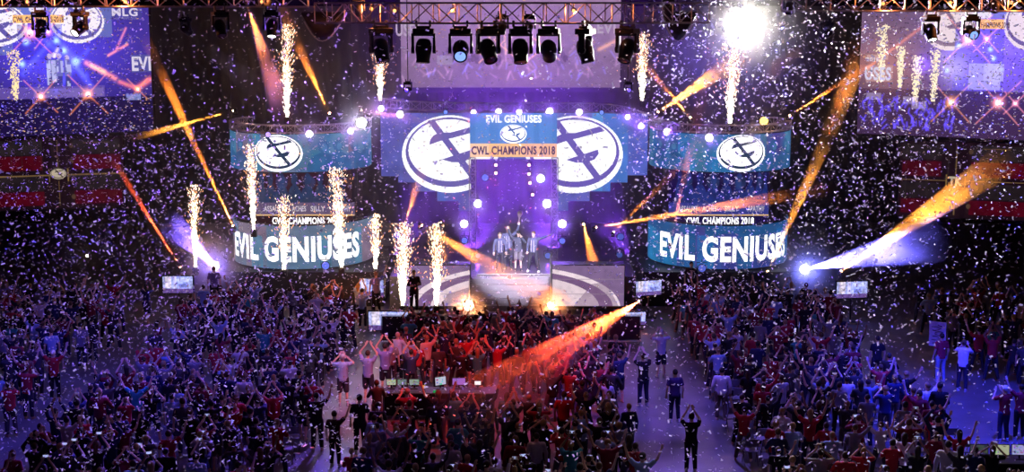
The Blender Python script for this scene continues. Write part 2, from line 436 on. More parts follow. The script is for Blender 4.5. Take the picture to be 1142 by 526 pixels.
# ---------------------------------------------------------------- header screen and its portal
def flat_text(s, px, py, Y, w, h, mat, parent, name='lettering', lift=.03, bold=.035):
    p = P(px, py, Y); k = p.y/1500*1.03
    b = text2d(s, w*k, h*k, bold); lay_flat(b, p, X1, Z1, lift, -Y1); return obj(name, b, mat, parent)
YH = 64.0
hd = empty('header_screen', P(572.5, 175, YH)); tag(hd, 'blue header screen over the stage opening with white lettering above an orange strip', 'LED screen')
A, B = P(524, 126, YH), P(621, 175, YH)
bm = BM(); box(bm, ((A.x+B.x)/2, YH+.16, (A.z+B.z)/2), (B.x-A.x, .3, A.z-B.z), bev=.01); obj('cabinet', bm, BLACK, hd)
HS = screen_mat('header_led', 1.15)
c = Canvas(524, 621, 126, 175, .6, S(70, 125, 195), 4)
for x in (530, 556, 580, 601): c.rect(x, x+15, 126, 161, S(88, 140, 210), .5)
c.c *= (1+.15*np.cos((c.X-572)/40))[..., None]; c.rect(524, 621, 160, 176, S(255, 200, 140)); c.rect(524, 545, 160, 176, S(255, 215, 185), .6); c.rect(585, 621, 160, 176, S(250, 185, 165), .6)
c.build('screen', HS, hd, flat_fn((A.x, YH), (B.x, YH), B.z, A.z))
flat_text('EVIL GENIUSES', 573, 132.4, YH, 60, 8.2, WHITE_LED, hd)
flat_text('CWL CHAMPIONS 2018', 572.5, 167.6, YH, 91, 9.5, emit('led_plum', S(90, 45, 110), .8), hd)
b = emblem2d(29*.0437, 20.5*.0437, .006); lay_flat(b, P(572.5, 149.2, YH), X1, Z1, .03, -Y1); obj('emblem', b, [WHITE_LED, emit('led_blue_dark', S(70, 110, 190), .9)], hd)
# ---------------------------------------------------------------- trusses
def truss(name, pts, w, h, label, group=None, pitch=None, r=.03, mat=ALU):
    """box truss along pts (centre line of its lower face); chords are the thing, the lattice its child"""
    pts = [Vector(p) for p in pts]
    o0 = pts[0].copy()
    # resample
    pitch = pitch or h
    seg = [(b-a).length for a, b in zip(pts, pts[1:])]; L = sum(seg); n = max(2, int(round(L/pitch)))
    def at(s):
        for a, b, l in zip(pts, pts[1:], seg):
            if s <= l or (b-pts[-1]).length < 1e-6: return a+(b-a)*(s/l), (b-a).normalized()
            s -= l
    rows = []
    for i in range(n+1):
        p, d = at(L*i/n)
        up = Vector((0, 0, 1)) if abs(d.z) < .8 else Vector((0, 1, 0))
        sd = d.cross(up).normalized()
        rows.append([p-sd*w/2, p+sd*w/2, p+sd*w/2+up*h, p-sd*w/2+up*h])
    bm = BM()
    for k in range(4): tube(bm, [rw[k] for rw in rows], r, 6)
    o = obj(name, bm, mat, loc=o0); tag(o, label, 'truss', group)
    bm = BM()
    for i, (a, b) in enumerate(zip(rows, rows[1:])):
        for k in range(4):
            q, s = (a[k], b[(k+1) % 4]) if i % 2 else (a[(k+1) % 4], b[k]); tube(bm, [q, s], r*.6, 5)
            tube(bm, [a[k], a[(k+1) % 4]], r*.6, 5)
    for k in range(4): tube(bm, [rows[-1][k], rows[-1][(k+1) % 4]], r*.6, 5)
    obj('lattice', bm, mat, o); return o
for px, sd in ((527, 'left'), (618.5, 'right')):
    p = P(px, 250, 64.1); q = P(px, 176, 64.1); p.z = ZD
    truss('tower_truss', [(p.x, 64.1, ZD), (p.x, 64.1, q.z)], .3, .3, 'slim upright truss leg at the %s edge of the stage opening' % sd, 'legs of the stage opening', .4, .02)
zt = P(571, 124.5, 65).z
pts = []
for px, py, Y in ((425, 119, 66.5), (447, 122, 65.2), (500, 123.5, 64.7), (571, 124.5, 64.5), (645, 124, 64.7), (690, 126, 65.2), (716, 134, 65.6), (740, 143, 65.3)):
    pts.append(P(px, py, Y))
truss('backdrop_truss', pts, .4, .4, 'aluminium truss running above the blue backdrop', None, .55, .025)
# ---------------------------------------------------------------- the two round LED towers
def band_z(py, Y): return P(571, py, Y).z
def tower(pc, tcen, ecen, seed, side, tint):
    Yc, R0 = 63.5, 3.3
    cx = P(pc, 250, Yc).x
    t = empty('round_led_tower', (cx, Yc, 1.6))
    tag(t, 'round LED tower %s the stage with oval emblem above white lettering' % side, 'LED screen', 'round LED towers')
    zu1, zu0 = band_z(150, Yc-R0), band_z(192, Yc-R0); zl1, zl0 = band_z(252, Yc-R0), band_z(300, Yc-R0)
    up, lo, mid = screen_mat('tower_led', .85), screen_mat('tower_led', .85), screen_mat('tower_led', .5)
    # upper band
    c = Canvas(0, 200, 0, 42, .75, S(70, 125, 165), seed)
    for i in range(16):
        x = R.uniform(0, 190); c.rect(x, x+R.uniform(6, 26), 0, 42, R.choice(tint), .7)
    for x in (30, 48, 128, 142, 160, 178):           # half-tone portraits: head and shoulders
        q = S(45, 95, 150); c.put(c.ell(x, 14, 5, 7), q, .8); c.put(c.ell(x, 38, 14, 17), q, .8); c.put(c.ell(x+1, 15, 2.5, 4), S(95, 150, 190), .5)
    c.noise(.25, 8)
    c.build('upper_screen', up, t, round_fn((cx, Yc), R0, -1.62, 1.62, zu0, zu1))
    # middle
    c = Canvas(0, 200, 0, 60, .75, S(60, 22, 40) if pc < 571 else S(38, 22, 90), seed+1)
    for x in np.arange(36, 175, 16):
        q = S(40, 80, 130) if pc < 571 else S(45, 70, 165)
        c.put(c.ell(x, 13, 4, 6), q, .8); c.put(c.ell(x, 34, 9, 16), q, .8)
    for x in (50, 84, 118, 150): c.put(c.ell(x, 16, 8, 6), S(60, 90, 150), .5)
    c.noise(.4, 6); c.put(c.Y > 45, S(60, 22, 40) if pc < 571 else S(38, 22, 90), .8)
    c.build('middle_screen', mid, t, round_fn((cx, Yc), 2.35, -1.6, 1.6, zl1-.3, zu0+.2))
    # lower band
    c = Canvas(0, 200, 0, 48, .75, S(100, 120, 150) if pc < 571 else S(40, 90, 150), seed+2)
    for i in range(14):
        x = R.uniform(0, 190); c.rect(x, x+R.uniform(8, 30), R.uniform(0, 20), 48, R.choice(tint), .7)
    c.noise(.2, 8)
    c.build('lower_screen', lo, t, round_fn((cx, Yc), R0, -1.62, 1.62, zl0, zl1))
    # frames: dark rims behind and between
    for (za, zb, rr) in ((zu0, zu1, R0-.06), (zl0, zl1, R0-.06)):
        bm = BM()
        n = 40; prev = None
        for i in range(n+1):
            a = -1.7+3.4*i/n; cur = [bm.verts.new((cx+q*math.sin(a), Yc-q*math.cos(a), z)) for q, z in ((rr, za-.05), (rr, zb+.05), (rr-.15, zb+.05), (rr-.15, za-.05))]
            if prev:
                for k in range(4): bm.faces.new((prev[k], cur[k], cur[(k+1) % 4], prev[(k+1) % 4]))
            prev = cur
        obj('rim', bm, BLACK, t)
    for a in (-1.35, -.45, .45, 1.35):
        bm = BM(); tube(bm, [(cx+2.6*math.sin(a), Yc-2.6*math.cos(a)+.9, 1.6), (cx+2.6*math.sin(a), Yc-2.6*math.cos(a)+.9, zu1)], .05, 6); obj('post', bm, STEEL, t)
    b = emblem2d(2.3, 1.66, .008); slice_x(b, .16); lay_round(b, (cx, Yc), R0, (zu0+zu1)/2, .02, ecen); obj('emblem', b, [WHITE_LED, emit('led_teal_dark', S(55, 75, 115), .6)], t)
    b = text2d('EVIL GENIUSES', 7.1, 1.2, .042); slice_x(b, .2); lay_round(b, (cx, Yc), R0, zl0+(zl1-zl0)*.46, .02, tcen); obj('lettering', b, WHITE_LED, t)
    # flat caption panel between the bands
    dx = 0
    yp = Yc-2.42
    A, B = P(pc-54, 226, yp), P(pc+57, 239, yp)
    g = emit('led_slate' + ('' if pc < 571 else '_blue'), S(105, 88, 125) if pc < 571 else S(60, 65, 150), .8)
    bm = BM(); box(bm, ((A.x+B.x)/2, yp+.05, (A.z+B.z)/2), (B.x-A.x, .08, A.z-B.z)); obj('name_strip', bm, g, t)
    bm = BM(); box(bm, ((A.x+B.x)/2, yp+.04, B.z-.03), (B.x-A.x, .08, .05)); obj('gold_line', bm, emit('led_gold', S(235, 190, 130), 1.0), t)
    for s, x in (('ASSAULT', -33), ('ACHES', -5 if pc < 571 else -9), ('SILLY', 16), ('APATHY', 43)):
        flat_text(s, pc+x, 232.4, yp, 3.1*len(s), 6, emit('led_pale', S(225, 215, 225), .9), t, bold=.02)
    flat_text('CWL CHAMPIONS 2018', pc+3, 246, yp, 74, 8, WHITE_LED, t, bold=.035)
    # ring truss on top
    pts = [(cx+3.15*math.sin(a), Yc-3.15*math.cos(a), zu1+.06) for a in np.linspace(-2.1, 2.1, 21)]
    truss('ring_truss', pts, .34, .34, 'curved truss ring crowning the LED tower %s the stage' % side, 'ring trusses', .42, .024)
    # blank plinth
    bm = BM(); lathe(bm, (cx, Yc, 1.6), (0, 0, 1), [(0, R0-.3), (zl0-1.62, R0-.3)], 40); obj('plinth', bm, BLACK, t)
    return t, cx, zu1
TL = tower(338.5, -.05, -.18, 21, 'left of', [S(140, 105, 130), S(75, 140, 175), S(150, 125, 145), S(90, 125, 160), S(150, 115, 135)])
TR = tower(800, .015, .16, 31, 'right of', [S(80, 65, 150), S(40, 130, 190), S(60, 60, 145), S(35, 110, 180), S(70, 75, 160)])
# small white speaker-like cases under the right tower
# ---------------------------------------------------------------- hanging picture screens
IM = screen_mat('relay_screen', 1.2)
CONF = [S(235, 220, 255), S(150, 120, 255), S(110, 90, 240), S(255, 200, 140), S(200, 180, 250)]
def star(c, x, y, r, col, rays=((1, 1), (-1, 1))):
    c.glow(x, y, r*.45, col, 1.6); c.glow(x, y, r*.2, (1, 1, 1), 1.5)
    for dx, dy in rays: c.seg(x-dx*r*2, y-dy*r*2, x+dx*r*2, y+dy*r*2, .8, tuple(k*.5 for k in col))
def fount(c, x, y0, y1, w, col, n=320):
    for _ in range(n):
        t = c.r.rand()**1.2; yy = y0+(y1-y0)*t; xx = x+c.r.randn()*w*(.25+.6*t)
        c.put((abs(c.X-xx) < .6) & (abs(c.Y-yy) < .8), col, .9)
def screen_thing(name, label, A, B, z0, z1, c, mat, group=None, depth=.25, frame=.12, cat='screen'):
    A, B = Vector(A), Vector(B); d = (B-A).normalized(); nrm = Vector((d.y, -d.x, 0))
    t = empty(name, ((A.x+B.x)/2, (A.y+B.y)/2, z0)); tag(t, label, cat, group)
    m = (A+B)/2; rot = Matrix.Rotation(math.atan2(d.y, d.x), 3, 'Z')
    bm = BM(); box(bm, (m.x-nrm.x*(depth/2+.01), m.y-nrm.y*(depth/2+.01), (z0+z1)/2), ((B-A).length+frame*2, depth, z1-z0+frame*2), rot, .01); obj('frame', bm, BLACK, t)
    c.build('picture', mat, t, flat_fn((A.x, A.y), (B.x, B.y), z0, z1)); return t
# left relay picture
c = Canvas(-110, 168, 8, 149, .8, S(58, 42, 130), 8)
c.c *= (1.15-.75*np.clip((c.Y-70)/75, 0, 1))[..., None]
c.glow(48, 55, 42, S(70, 60, 240), .9); c.glow(110, 60, 40, S(50, 40, 190), .4)
c.rect(-110, 10, 8, 60, S(110, 120, 190), .6)
c.rect(69, 124, 8, 42, S(105, 115, 180), .7); c.rect(12, 69, 8, 17, S(110, 125, 200), .8)
c.emblem(-12, 27, 40, 24, S(235, 228, 240), S(95, 85, 160)); c.emblem(84, 24, 31, 24, S(238, 228, 238), S(100, 90, 170))
c.put(c.ell(39, 10, 9, 5), S(240, 230, 240), .8)
c.rect(12, 69, 17, 26, S(250, 190, 120))
c.rect(16, 66, 27, 66, S(45, 35, 170), .5)
c.rect(124, 160, 8, 22, S(70, 70, 140), .5); c.rect(145, 168, 62, 82, S(80, 80, 150), .8)
for x0, y0, x1, y1 in ((70, 28, 20, 80), (30, 30, 90, 84), (60, 45, 95, 95), (95, 55, 55, 100), (45, 26, 75, 60)):
    c.seg(x0, y0, x1, y1, 2.0, S(60, 70, 230), w1=3.5)
star(c, 30, 36, 13, S(255, 140, 50)); star(c, 50, 35, 8, S(250, 130, 120), ((-1, 1.2),)); 
for x, y, r in ((59, 45, 3), (67, 56, 3), (80, 68, 4), (25, 46, 3), (19, 70, 3)): c.glow(x, y, r, S(150, 190, 255), 1.6)
c.seg(92, 70, 125, 88, 2.6, S(255, 140, 60)); c.seg(98, 73, 112, 80, 2.4, S(255, 170, 80)); c.seg(118, 62, 141, 50, 1.4, S(255, 140, 60)); c.seg(128, 55, 140, 32, 1.3, S(220, 120, 110))
for i, x in enumerate((50, 55, 61, 70)):             # the four players seen again on the relay
    c.put(c.ell(x, 62+(i % 2)*2-(3 if i == 1 else 0), 2.6, 3.2), S(190, 170, 220)); c.rect(x-4, x+4, 66, 84, S(105, 105, 175), .9); c.rect(x-3, x+3, 84, 98, S(60, 55, 120), .9)
    for _ in range(14): c.rect(x-4+c.r.rand()*8, x-3+c.r.rand()*8, 66+c.r.rand()*30, 67+c.r.rand()*30, S(190, 190, 240), .7)
c.seg(56, 62, 60, 54, 1.6, S(210, 190, 220))
c.rect(-110, 112, 95, 108, S(120, 95, 170), .45); c.rect(-110, 168, 108, 149, S(24, 12, 52), .86)
c.rect(30, 110, 98, 107, S(150, 130, 190), .3)
star(c, 38, 106, 9, S(255, 140, 60)); star(c, 92, 105, 11, S(255, 140, 70)); star(c, 151, 101, 6, S(255, 150, 60)); c.seg(150, 100, 166, 90, 3, S(255, 120, 50)); c.seg(150, 100, 130, 92, 2.4, S(230, 110, 60))
fount(c, 10, 108, 55, 5, S(255, 225, 170)); c.rect(137, 154, 106, 113, S(140, 150, 220), .7)
for _ in range(30): c.put(c.ell(c.r.uniform(-110, 168), c.r.uniform(112, 120), 3, 4), S(25, 12, 50), .7)
c.specks(900, CONF, k=.8); c.specks(420, CONF, 105, 149, k=.8)
A, B = P(-110, 80, 58), P(168.5, 80, 63)
scl = screen_thing('relay_screen', 'huge hanging screen at the upper left relaying the stage show in violet', (A.x, 58, 0), (B.x, 63, 0), band_z(149, 61.5), band_z(7.5, 61.5), c, IM, 'hanging relay screens')
def rect_text(s, u, v, w, h, A, B, z0, z1, mat, parent, lift=.03, bold=.03):
    """letters on a screen running from A to B: u along it 0..1, v down it 0..1, size in metres"""
    A, B = Vector(A), Vector(B); d = (B-A).normalized(); n = Vector((d.y, -d.x, 0))
    b = text2d(s, w, h, bold); p = A+(B-A)*u; p.z = z1+(z0-z1)*v; lay_flat(b, p, d, Z1, lift, n); return obj('lettering', b, mat, parent)
def on_left(s, px, py, w, h, mat, parent, bold=.02):
    u = (px+110)/278.5; v = (py-8)/141
    rect_text(s, u, v, w*.0415, h*.0415, (A.x, 58, 0), (B.x, 63, 0), band_z(149, 61.5), band_z(7.5, 61.5), mat, parent, bold=bold)
INK = emit('led_ink', S(80, 40, 70), .8); SOFTW = emit('led_soft_white', S(225, 215, 240), 1.0)
on_left('CWL CHAMPIONS 2018', 40.5, 21.6, 52, 6, INK, scl); on_left('MLG', 140, 14, 28, 9, SOFTW, scl, .03); on_left('NETWORK', 141, 21, 26, 2.6, emit('led_dim', S(150, 140, 200), .8), scl, 0)
on_left('EVI', 157, 72, 21, 16, SOFTW, scl, .035)
# right relay picture
c = Canvas(958, 1250, 12, 152, .8, S(96, 70, 95), 9)
c.rect(958, 1250, 12, 60, S(120, 95, 130), .5); c.glow(1110, 60, 50, S(90, 70, 255), 1.1); c.glow(1090, 60, 30, S(110, 90, 255), .5); c.glow(1190, 60, 40, S(80, 60, 230), .8)
c.rect(1070, 1126, 12, 20, S(125, 125, 215), .8); c.rect(1084, 1126, 21.5, 32, S(250, 185, 135)); c.put(c.ell(1100, 17, 8, 4), S(240, 230, 240), .8)
c.emblem(1062, 26, 33, 30, S(225, 205, 215), S(130, 105, 135)); c.emblem(1155, 26, 33, 30, S(225, 205, 225), S(110, 90, 160)); 
c.rect(1066, 1084, 14, 52, S(100, 90, 165), 0); c.put((c.X > 1068) & (c.X < 1124) & (c.Y > 32) & (c.Y < 100), S(92, 75, 220), .55)
c.rect(958, 1250, 100, 152, S(46, 24, 66), .8); c.glow(985, 70, 26, S(170, 110, 90), .5); c.glow(1012, 75, 30, S(150, 100, 90), .4)
c.rect(966, 992, 62, 67, S(240, 200, 190), .35); c.rect(966, 998, 74, 92, S(215, 165, 160), .45)
for x, y0, y1, w in ((984, 92, 28, 4.5), (1007, 98, 52, 3.2), (1026, 113, 62, 4), (1047, 112, 56, 4)): fount(c, x, y0, y1, w, S(255, 235, 200), 420)
c.glow(1033, 72, 9, S(120, 70, 255), .9); c.glow(1070, 75, 16, S(200, 190, 190), .5)
for x, y, r in ((1122, 76, 2.4), (1061, 78, 2.4), (1109, 54, 2.4), (1113, 64, 2.4), (1073, 50, 2.4)): c.glow(x, y, r, S(150, 190, 255), 1.5)
star(c, 1083, 43, 13, S(255, 150, 130)); star(c, 1104, 43, 7, S(255, 150, 200)); star(c, 1068, 113, 11, S(255, 160, 90)); star(c, 1121, 112, 12, S(255, 150, 150)); star(c, 1140, 112, 6, S(255, 150, 180))
c.seg(966, 78, 1030, 30, 1.8, S(170, 90, 40))
for x, y in ((968, 113), (1012, 116), (1022, 122)): c.rect(x, x+17, y-8, y, S(190, 170, 220), .4)
for _ in range(110):
    x, y = c.r.uniform(960, 1080), c.r.uniform(112, 146); c.seg(x, y, x+c.r.randn()*3, y-5, 1.0, S(75, 60, 215))
for _ in range(16): c.rect(1085+c.r.rand()*40, 1086+c.r.rand()*40, 70, 70+c.r.rand()*30, S(190, 180, 255), .6)
c.specks(700, CONF+[S(60, 35, 60)]*4, k=.8); c.specks(300, CONF, 100, 152, k=.7)
A2, B2 = P(958.5, 80, 63), P(1250, 80, 58)
scr = screen_thing('relay_screen', 'huge hanging screen at the upper right showing four spark fountains beside the stage', (A2.x, 63, 0), (B2.x, 58, 0), band_z(152, 61.5), band_z(11.5, 61.5), c, IM, 'hanging relay screens')
def on_right(s, px, py, w, h, mat, parent, bold=.02):
    rect_text(s, (px-958.5)/291.5, (py-12)/140, w*.0415, h*.0415, (A2.x, 63, 0), (B2.x, 58, 0), band_z(152, 61.5), band_z(11.5, 61.5), mat, parent, bold=bold)
on_right('CWL CHAMPIONS 2018', 1106, 27.6, 42, 6, INK, scr); on_right('USES', 981, 83, 29, 15, SOFTW, scr, .035); on_right('2018', 974, 67, 14, 4.5, SOFTW, scr)
# centre relay picture
c = Canvas(447, 692, -12, 98, .8, S(165, 130, 175), 10)
c.glow(570, 85, 90, S(90, 50, 170), .25); c.c *= (1.1-.35*np.clip((c.Y-40)/60, 0, 1))[..., None]
c.glow(575, 60, 40, S(180, 110, 120), .3)
for _ in range(90):
    x, y = c.r.uniform(450, 690), c.r.uniform(58, 92); c.seg(x, y, x+c.r.randn()*4, y-c.r.uniform(4, 10), 1.1, S(90, 85, 190) if c.r.rand() > .5 else S(150, 110, 140))
for _ in range(60): c.put(c.ell(c.r.uniform(500, 640), c.r.uniform(56, 70), 3, 4), S(105, 75, 115), .5)
for x in (553, 562, 545, 534): c.seg(x, 26, x+2, 60, 1.2, S(220, 170, 120))
for x, y, dx in ((548, 58, 1), (565, 56, -1), (600, 58, 1), (610, 55, -1)): c.seg(x-dx*14, y+12, x+dx*14, y-12, .9, S(240, 170, 120))
c.seg(668, 55, 690, 44, 2.2, S(230, 160, 90)); c.rect(487, 505, 62, 72, S(200, 180, 215), .7); c.rect(534, 537, 29, 58, S(240, 220, 220), .6)
c.noise(.14, 7); c.specks(420, [S(220, 200, 235), S(255, 190, 130), S(190, 150, 230), S(120, 90, 150)], k=.9)
A3, B3 = P(447, 50, 72), P(692, 50, 72)
scc = screen_thing('relay_screen', 'hanging screen above the stage centre showing a pale mauve picture of the crowd', (A3.x, 72, 0), (B3.x, 72, 0), band_z(97.5, 72), band_z(-12, 72), c, screen_mat('relay_screen_hazy', .8), 'hanging relay screens', .25, .25)
rect_text('USES', (455-447)/245, (33+12)/110, 26*.049, 14*.049, (A3.x, 72, 0), (B3.x, 72, 0), band_z(97.5, 72), band_z(-12, 72), emit('led_faint', S(215, 195, 220), .8), scc)
rect_text('EVI', (676-447)/245, (31+12)/110, 20*.049, 12*.049, (A3.x, 72, 0), (B3.x, 72, 0), band_z(97.5, 72), band_z(-12, 72), emit('led_faint', S(215, 195, 220), .8), scc)
# ---------------------------------------------------------------- red and grey side banners
BAN = screen_mat('banner_led', .3)
def banner(x0, x1, ya, yb, cx_, cy_, label, seed, A, B, Ym):
    c = Canvas(x0, x1, ya, yb, .8, S(52, 28, 44), seed); h = yb-ya
    for f0, f1, col in ((.04, .24, S(70, 58, 66)), (.26, .46, S(135, 14, 44)), (.54, .74, S(66, 54, 62)), (.76, .95, S(130, 12, 44))):
        for xa, xb in ((x0, cx_-14), (cx_+14, x1)): c.rect(xa+3, xb-3, ya+f0*h, ya+f1*h, col, .85)
    c.rect(cx_+13, cx_+17, ya, yb, S(60, 34, 48))
    for f in (.12, .33, .62, .84):
        for dx in (-70, 16): c.put(c.ell(cx_+dx, ya+f*h, 2.4, 2.8), S(150, 115, 90), .8)
    for i in range(40): 
        x = c.r.uniform(x0, x1); c.rect(x, x+.9, ya+c.r.choice([.06, .58])*h, ya+c.r.choice([.2, .72])*h, S(95, 78, 80), .5)
    c.rect(x0, x1, cy_-.5, cy_+.6, S(190, 150, 100)); c.rect(cx_-.5, cx_+.5, ya+3, yb-3, S(180, 140, 95)); c.rect(cx_+30, cx_+60, ya+h*.08, ya+h*.09, S(170, 130, 90)); 
    c.noise(.3, 7); c.rect(cx_-11, cx_+11, cy_-6, cy_+6, S(52, 28, 44))
    for s in (-11, 10): c.rect(cx_+s, cx_+s+1.3, cy_-7, cy_+7, S(210, 170, 100))
    t = screen_thing('banner_screen', label, A, B, band_z(yb, Ym), band_z(ya, Ym), c, BAN, 'red and grey banner screens', .2, .06); return t
A, B = P(-80, 190, 61), P(138, 190, 63.5)
bl = banner(-80, 138, 152, 231, 63, 194, 'dim red and grey banner screen with a small oval emblem under the big upper-left screen', 12, (A.x, 61, 0), (B.x, 63.5, 0), 63)
d = (B-A).normalized(); d.z = 0; p = A+(B-A)*((63+80)/218); p.z = band_z(194, 62.5)
b = emblem2d(.72, .5, .006); lay_flat(b, p, d.normalized(), Z1, .04, Vector((d.y, -d.x, 0)).normalized()); obj('emblem', b, [emit('led_cream', S(205, 190, 165), .8), emit('led_shadow', S(60, 40, 45), .5)], bl)
A, B = P(1003, 190, 63.5), P(1230, 190, 61)
br = banner(1003, 1230, 158, 242, 1068, 201, 'dim red and grey banner screen with a cream two-letter badge under the big upper-right screen', 13, (A.x, 63.5, 0), (B.x, 61, 0), 63)
rect_text('TK', (1068-1003)/227, (201-158)/84, .62, .44, (A.x, 63.5, 0), (B.x, 61, 0), band_z(242, 63), band_z(158, 63), emit('led_cream', S(205, 190, 165), .8), br, .04, .05)
ORANGE = (1.0, .24, .025); AMBER = (1.0, .34, .04); REDO = (1.0, .10, .03); PINK = (1.0, .2, .14); VIOLET = (.24, .05, 1.0); COOL = (.75, .85, 1.0); BLUE = (.2, .3, 1.0)
def lamp(kind, name, loc, col, power, parent, d=None, angle=None, blend=.35, radius=.05):
    l = bpy.data.lights.new(name, kind); l.color = col; l.energy = power; l.shadow_soft_size = radius
    if kind == 'SPOT': l.spot_size = angle; l.spot_blend = blend
    o = bpy.data.objects.new(name, l); COL.objects.link(o)
    off = root_loc(parent) if parent is not None else Vector((0, 0, 0))
    o.location = Vector(loc)-off
    if parent is not None: o.parent = parent
    if d is not None: o.rotation_euler = Vector(d).to_track_quat('-Z', 'Y').to_euler()
    return o
# ---------------------------------------------------------------- main overhead trusses (near)
def arc(px0, px1, n, Y, py, bow=10.0):
    out = []
    for i in range(n):
        px = px0+(px1-px0)*i/(n-1); X = (px-571)/1500*Y*1.0; yy = Y+X*X/(2*bow); p = P(571, py, Y); out.append(Vector((X, yy, p.z)))
    return out
TRUSSM = pbr('truss_warm_steel', (0.45, .4, .4), .4, .8)
ct = truss('overhead_truss', arc(352, 790, 15, 38, 26), .6, .56, 'large curved overhead truss carrying the row of moving lights above stage centre', None, .62, .03, TRUSSM)
zl = P(100, 7.5, 38).z
truss('overhead_truss', [(P(-60, 7, 38).x, 38, zl), (P(332, 7, 38).x, 40, zl)], .6, .62, 'straight overhead truss crossing the upper-left corner', None, .7, .03, TRUSSM)
zr = P(1000, 12.5, 38).z
truss('overhead_truss', [(P(872, 12, 40).x, 40, zr), (P(1210, 12, 38).x, 38, zr)], .6, .66, 'straight overhead truss crossing the upper-right corner', None, .7, .03, TRUSSM)
# ---------------------------------------------------------------- moving lights
LENS_OFF = pbr('lens_glass_dark', (.10, .09, .16), .12, 0, .1, 9, .8)
def moving_light(loc, d, s, label, lens, group=None, hang=1, name='moving_light'):
    """hang=1: clamps above loc; hang=-1: stands on its base. loc = centre of the head pivot, d = where it points"""
    loc = Vector(loc); d = Vector(d).normalized()
    t = empty(name, loc); tag(t, label, 'stage light', group, 'thing')
    side = d.cross(Z1); side = side.normalized() if side.length > .2 else Vector((1, 0, 0))
    rot = Matrix((side, Vector((-side.y, side.x, 0)), Z1)).transposed()
    bm = BM(); zb = loc.z+hang*.40*s
    box(bm, (loc.x, loc.y, zb), (.46*s, .34*s, .13*s), rot, .02*s)
    box(bm, (loc.x, loc.y, zb+hang*.09*s), (.30*s, .2*s, .06*s), rot, .01*s); obj('base', bm, BLACK, t)
    if hang > 0:
        for q in (-1, 1):
            bm = BM(); p = loc+side*(.15*s*q)
            box(bm, (p.x, p.y, zb+.17*s), (.05*s, .07*s, .14*s), rot, .01*s); obj('clamp', bm, STEEL, t)
    bm = BM()
    for q in (-1, 1):
        p = loc+side*(.235*s*q); box(bm, (p.x, p.y, loc.z+hang*.14*s), (.06*s, .15*s, .42*s), rot, .025*s)
        lathe(bm, p-side*(.035*s), side, [(0, .085*s), (.07*s, .085*s)], 12)
    box(bm, (loc.x, loc.y, loc.z+hang*.33*s), (.53*s, .17*s, .06*s), rot, .015*s); obj('yoke', bm, SATIN, t)
    bm = BM(); o0 = loc-d*.24*s
    lathe(bm, o0, d, [(0, .09*s), (.02*s, .13*s), (.10*s, .17*s), (.24*s, .185*s), (.34*s, .165*s), (.46*s, .15*s), (.50*s, .155*s), (.53*s, .15*s), (.53*s, .128*s), (.515*s, .126*s)], 18); h = obj('head', bm, BLACK, t, True)
    bm = BM(); lathe(bm, o0+d*.512*s, d, [(0, .126*s), (.016*s, .09*s), (.024*s, .01*s)], 16); obj('lens', bm, lens, h, True)
    return t, o0+d*.56*s
zc = P(571, 26, 38).z
def rig(px): X = (px-571)/1500*38.6; return X, 38+X*X/20
LG = 'moving lights hanging from the overhead truss'
LIT_BLUE = emit('lens_blue_glow', S(130, 165, 255), 1.4); LIT_WHITE = emit('lens_white_glow', (1, .97, .95), 6)
for px, d, lab, lens in (
    (426, (.2, -.3, -1), 'black moving light at the left end of the row on the curved truss', LENS_OFF),
    (474, (-.05, -.15, -1), 'second black moving light from the left on the curved truss, pointing straight down', LENS_OFF),
    (515, (.0, -1, -.55), 'moving light with glowing blue lens on the curved truss', LIT_BLUE),
    (545, (.3, -.75, -1), 'black moving light just right of the blue-lensed one on the curved truss', LENS_OFF),
    (580, (.05, -.35, -1), 'black moving light nearest the middle of the curved truss, head down', LENS_OFF),
    (611, (.1, .8, -.6), 'black moving light with head turned away, third from the right on the curved truss', LENS_OFF),
    (651, (.25, -.1, -1), 'black moving light hanging long and tilted, second from the right on the curved truss', LENS_OFF),
    (698, (-.25, -.4, -.8), 'black moving light at the right end of the row on the curved truss', LENS_OFF)):
    X, Y = rig(px); moving_light((X, Y, zc-.74), d, 1.28, lab, lens, LG)
for px, py, d, lab, lens in (
    (45, 15, (0, -.3, -1), 'black moving light hanging before the orange strip of the upper-left screen', LENS_OFF),
    (89, 17, (-.5, -.8, -.7), 'black moving light with bent head before the emblem of the upper-left screen', LIT_WHITE),
    (245, 14, (.3, -.5, -1), 'dark moving light on the left straight truss, halfway between screen and sparks', LENS_OFF),
    (303, 16, (.0, -.4, -1), 'dark moving light at the inner end of the left straight truss', LIT_WHITE),
    (1038, 22, (.15, -.6, -1), 'black moving light with white beam before the upper-right screen', LIT_WHITE),
    (1083, 22, (.1, -1, -.35), 'moving light with glowing blue lens before the upper-right screen', LIT_BLUE)):
    p = P(px, py, 38.5); p.z = min(p.z, (zl if px < 571 else zr)-.58); moving_light(p, d, .95, lab, lens, 'moving lights on the straight trusses')
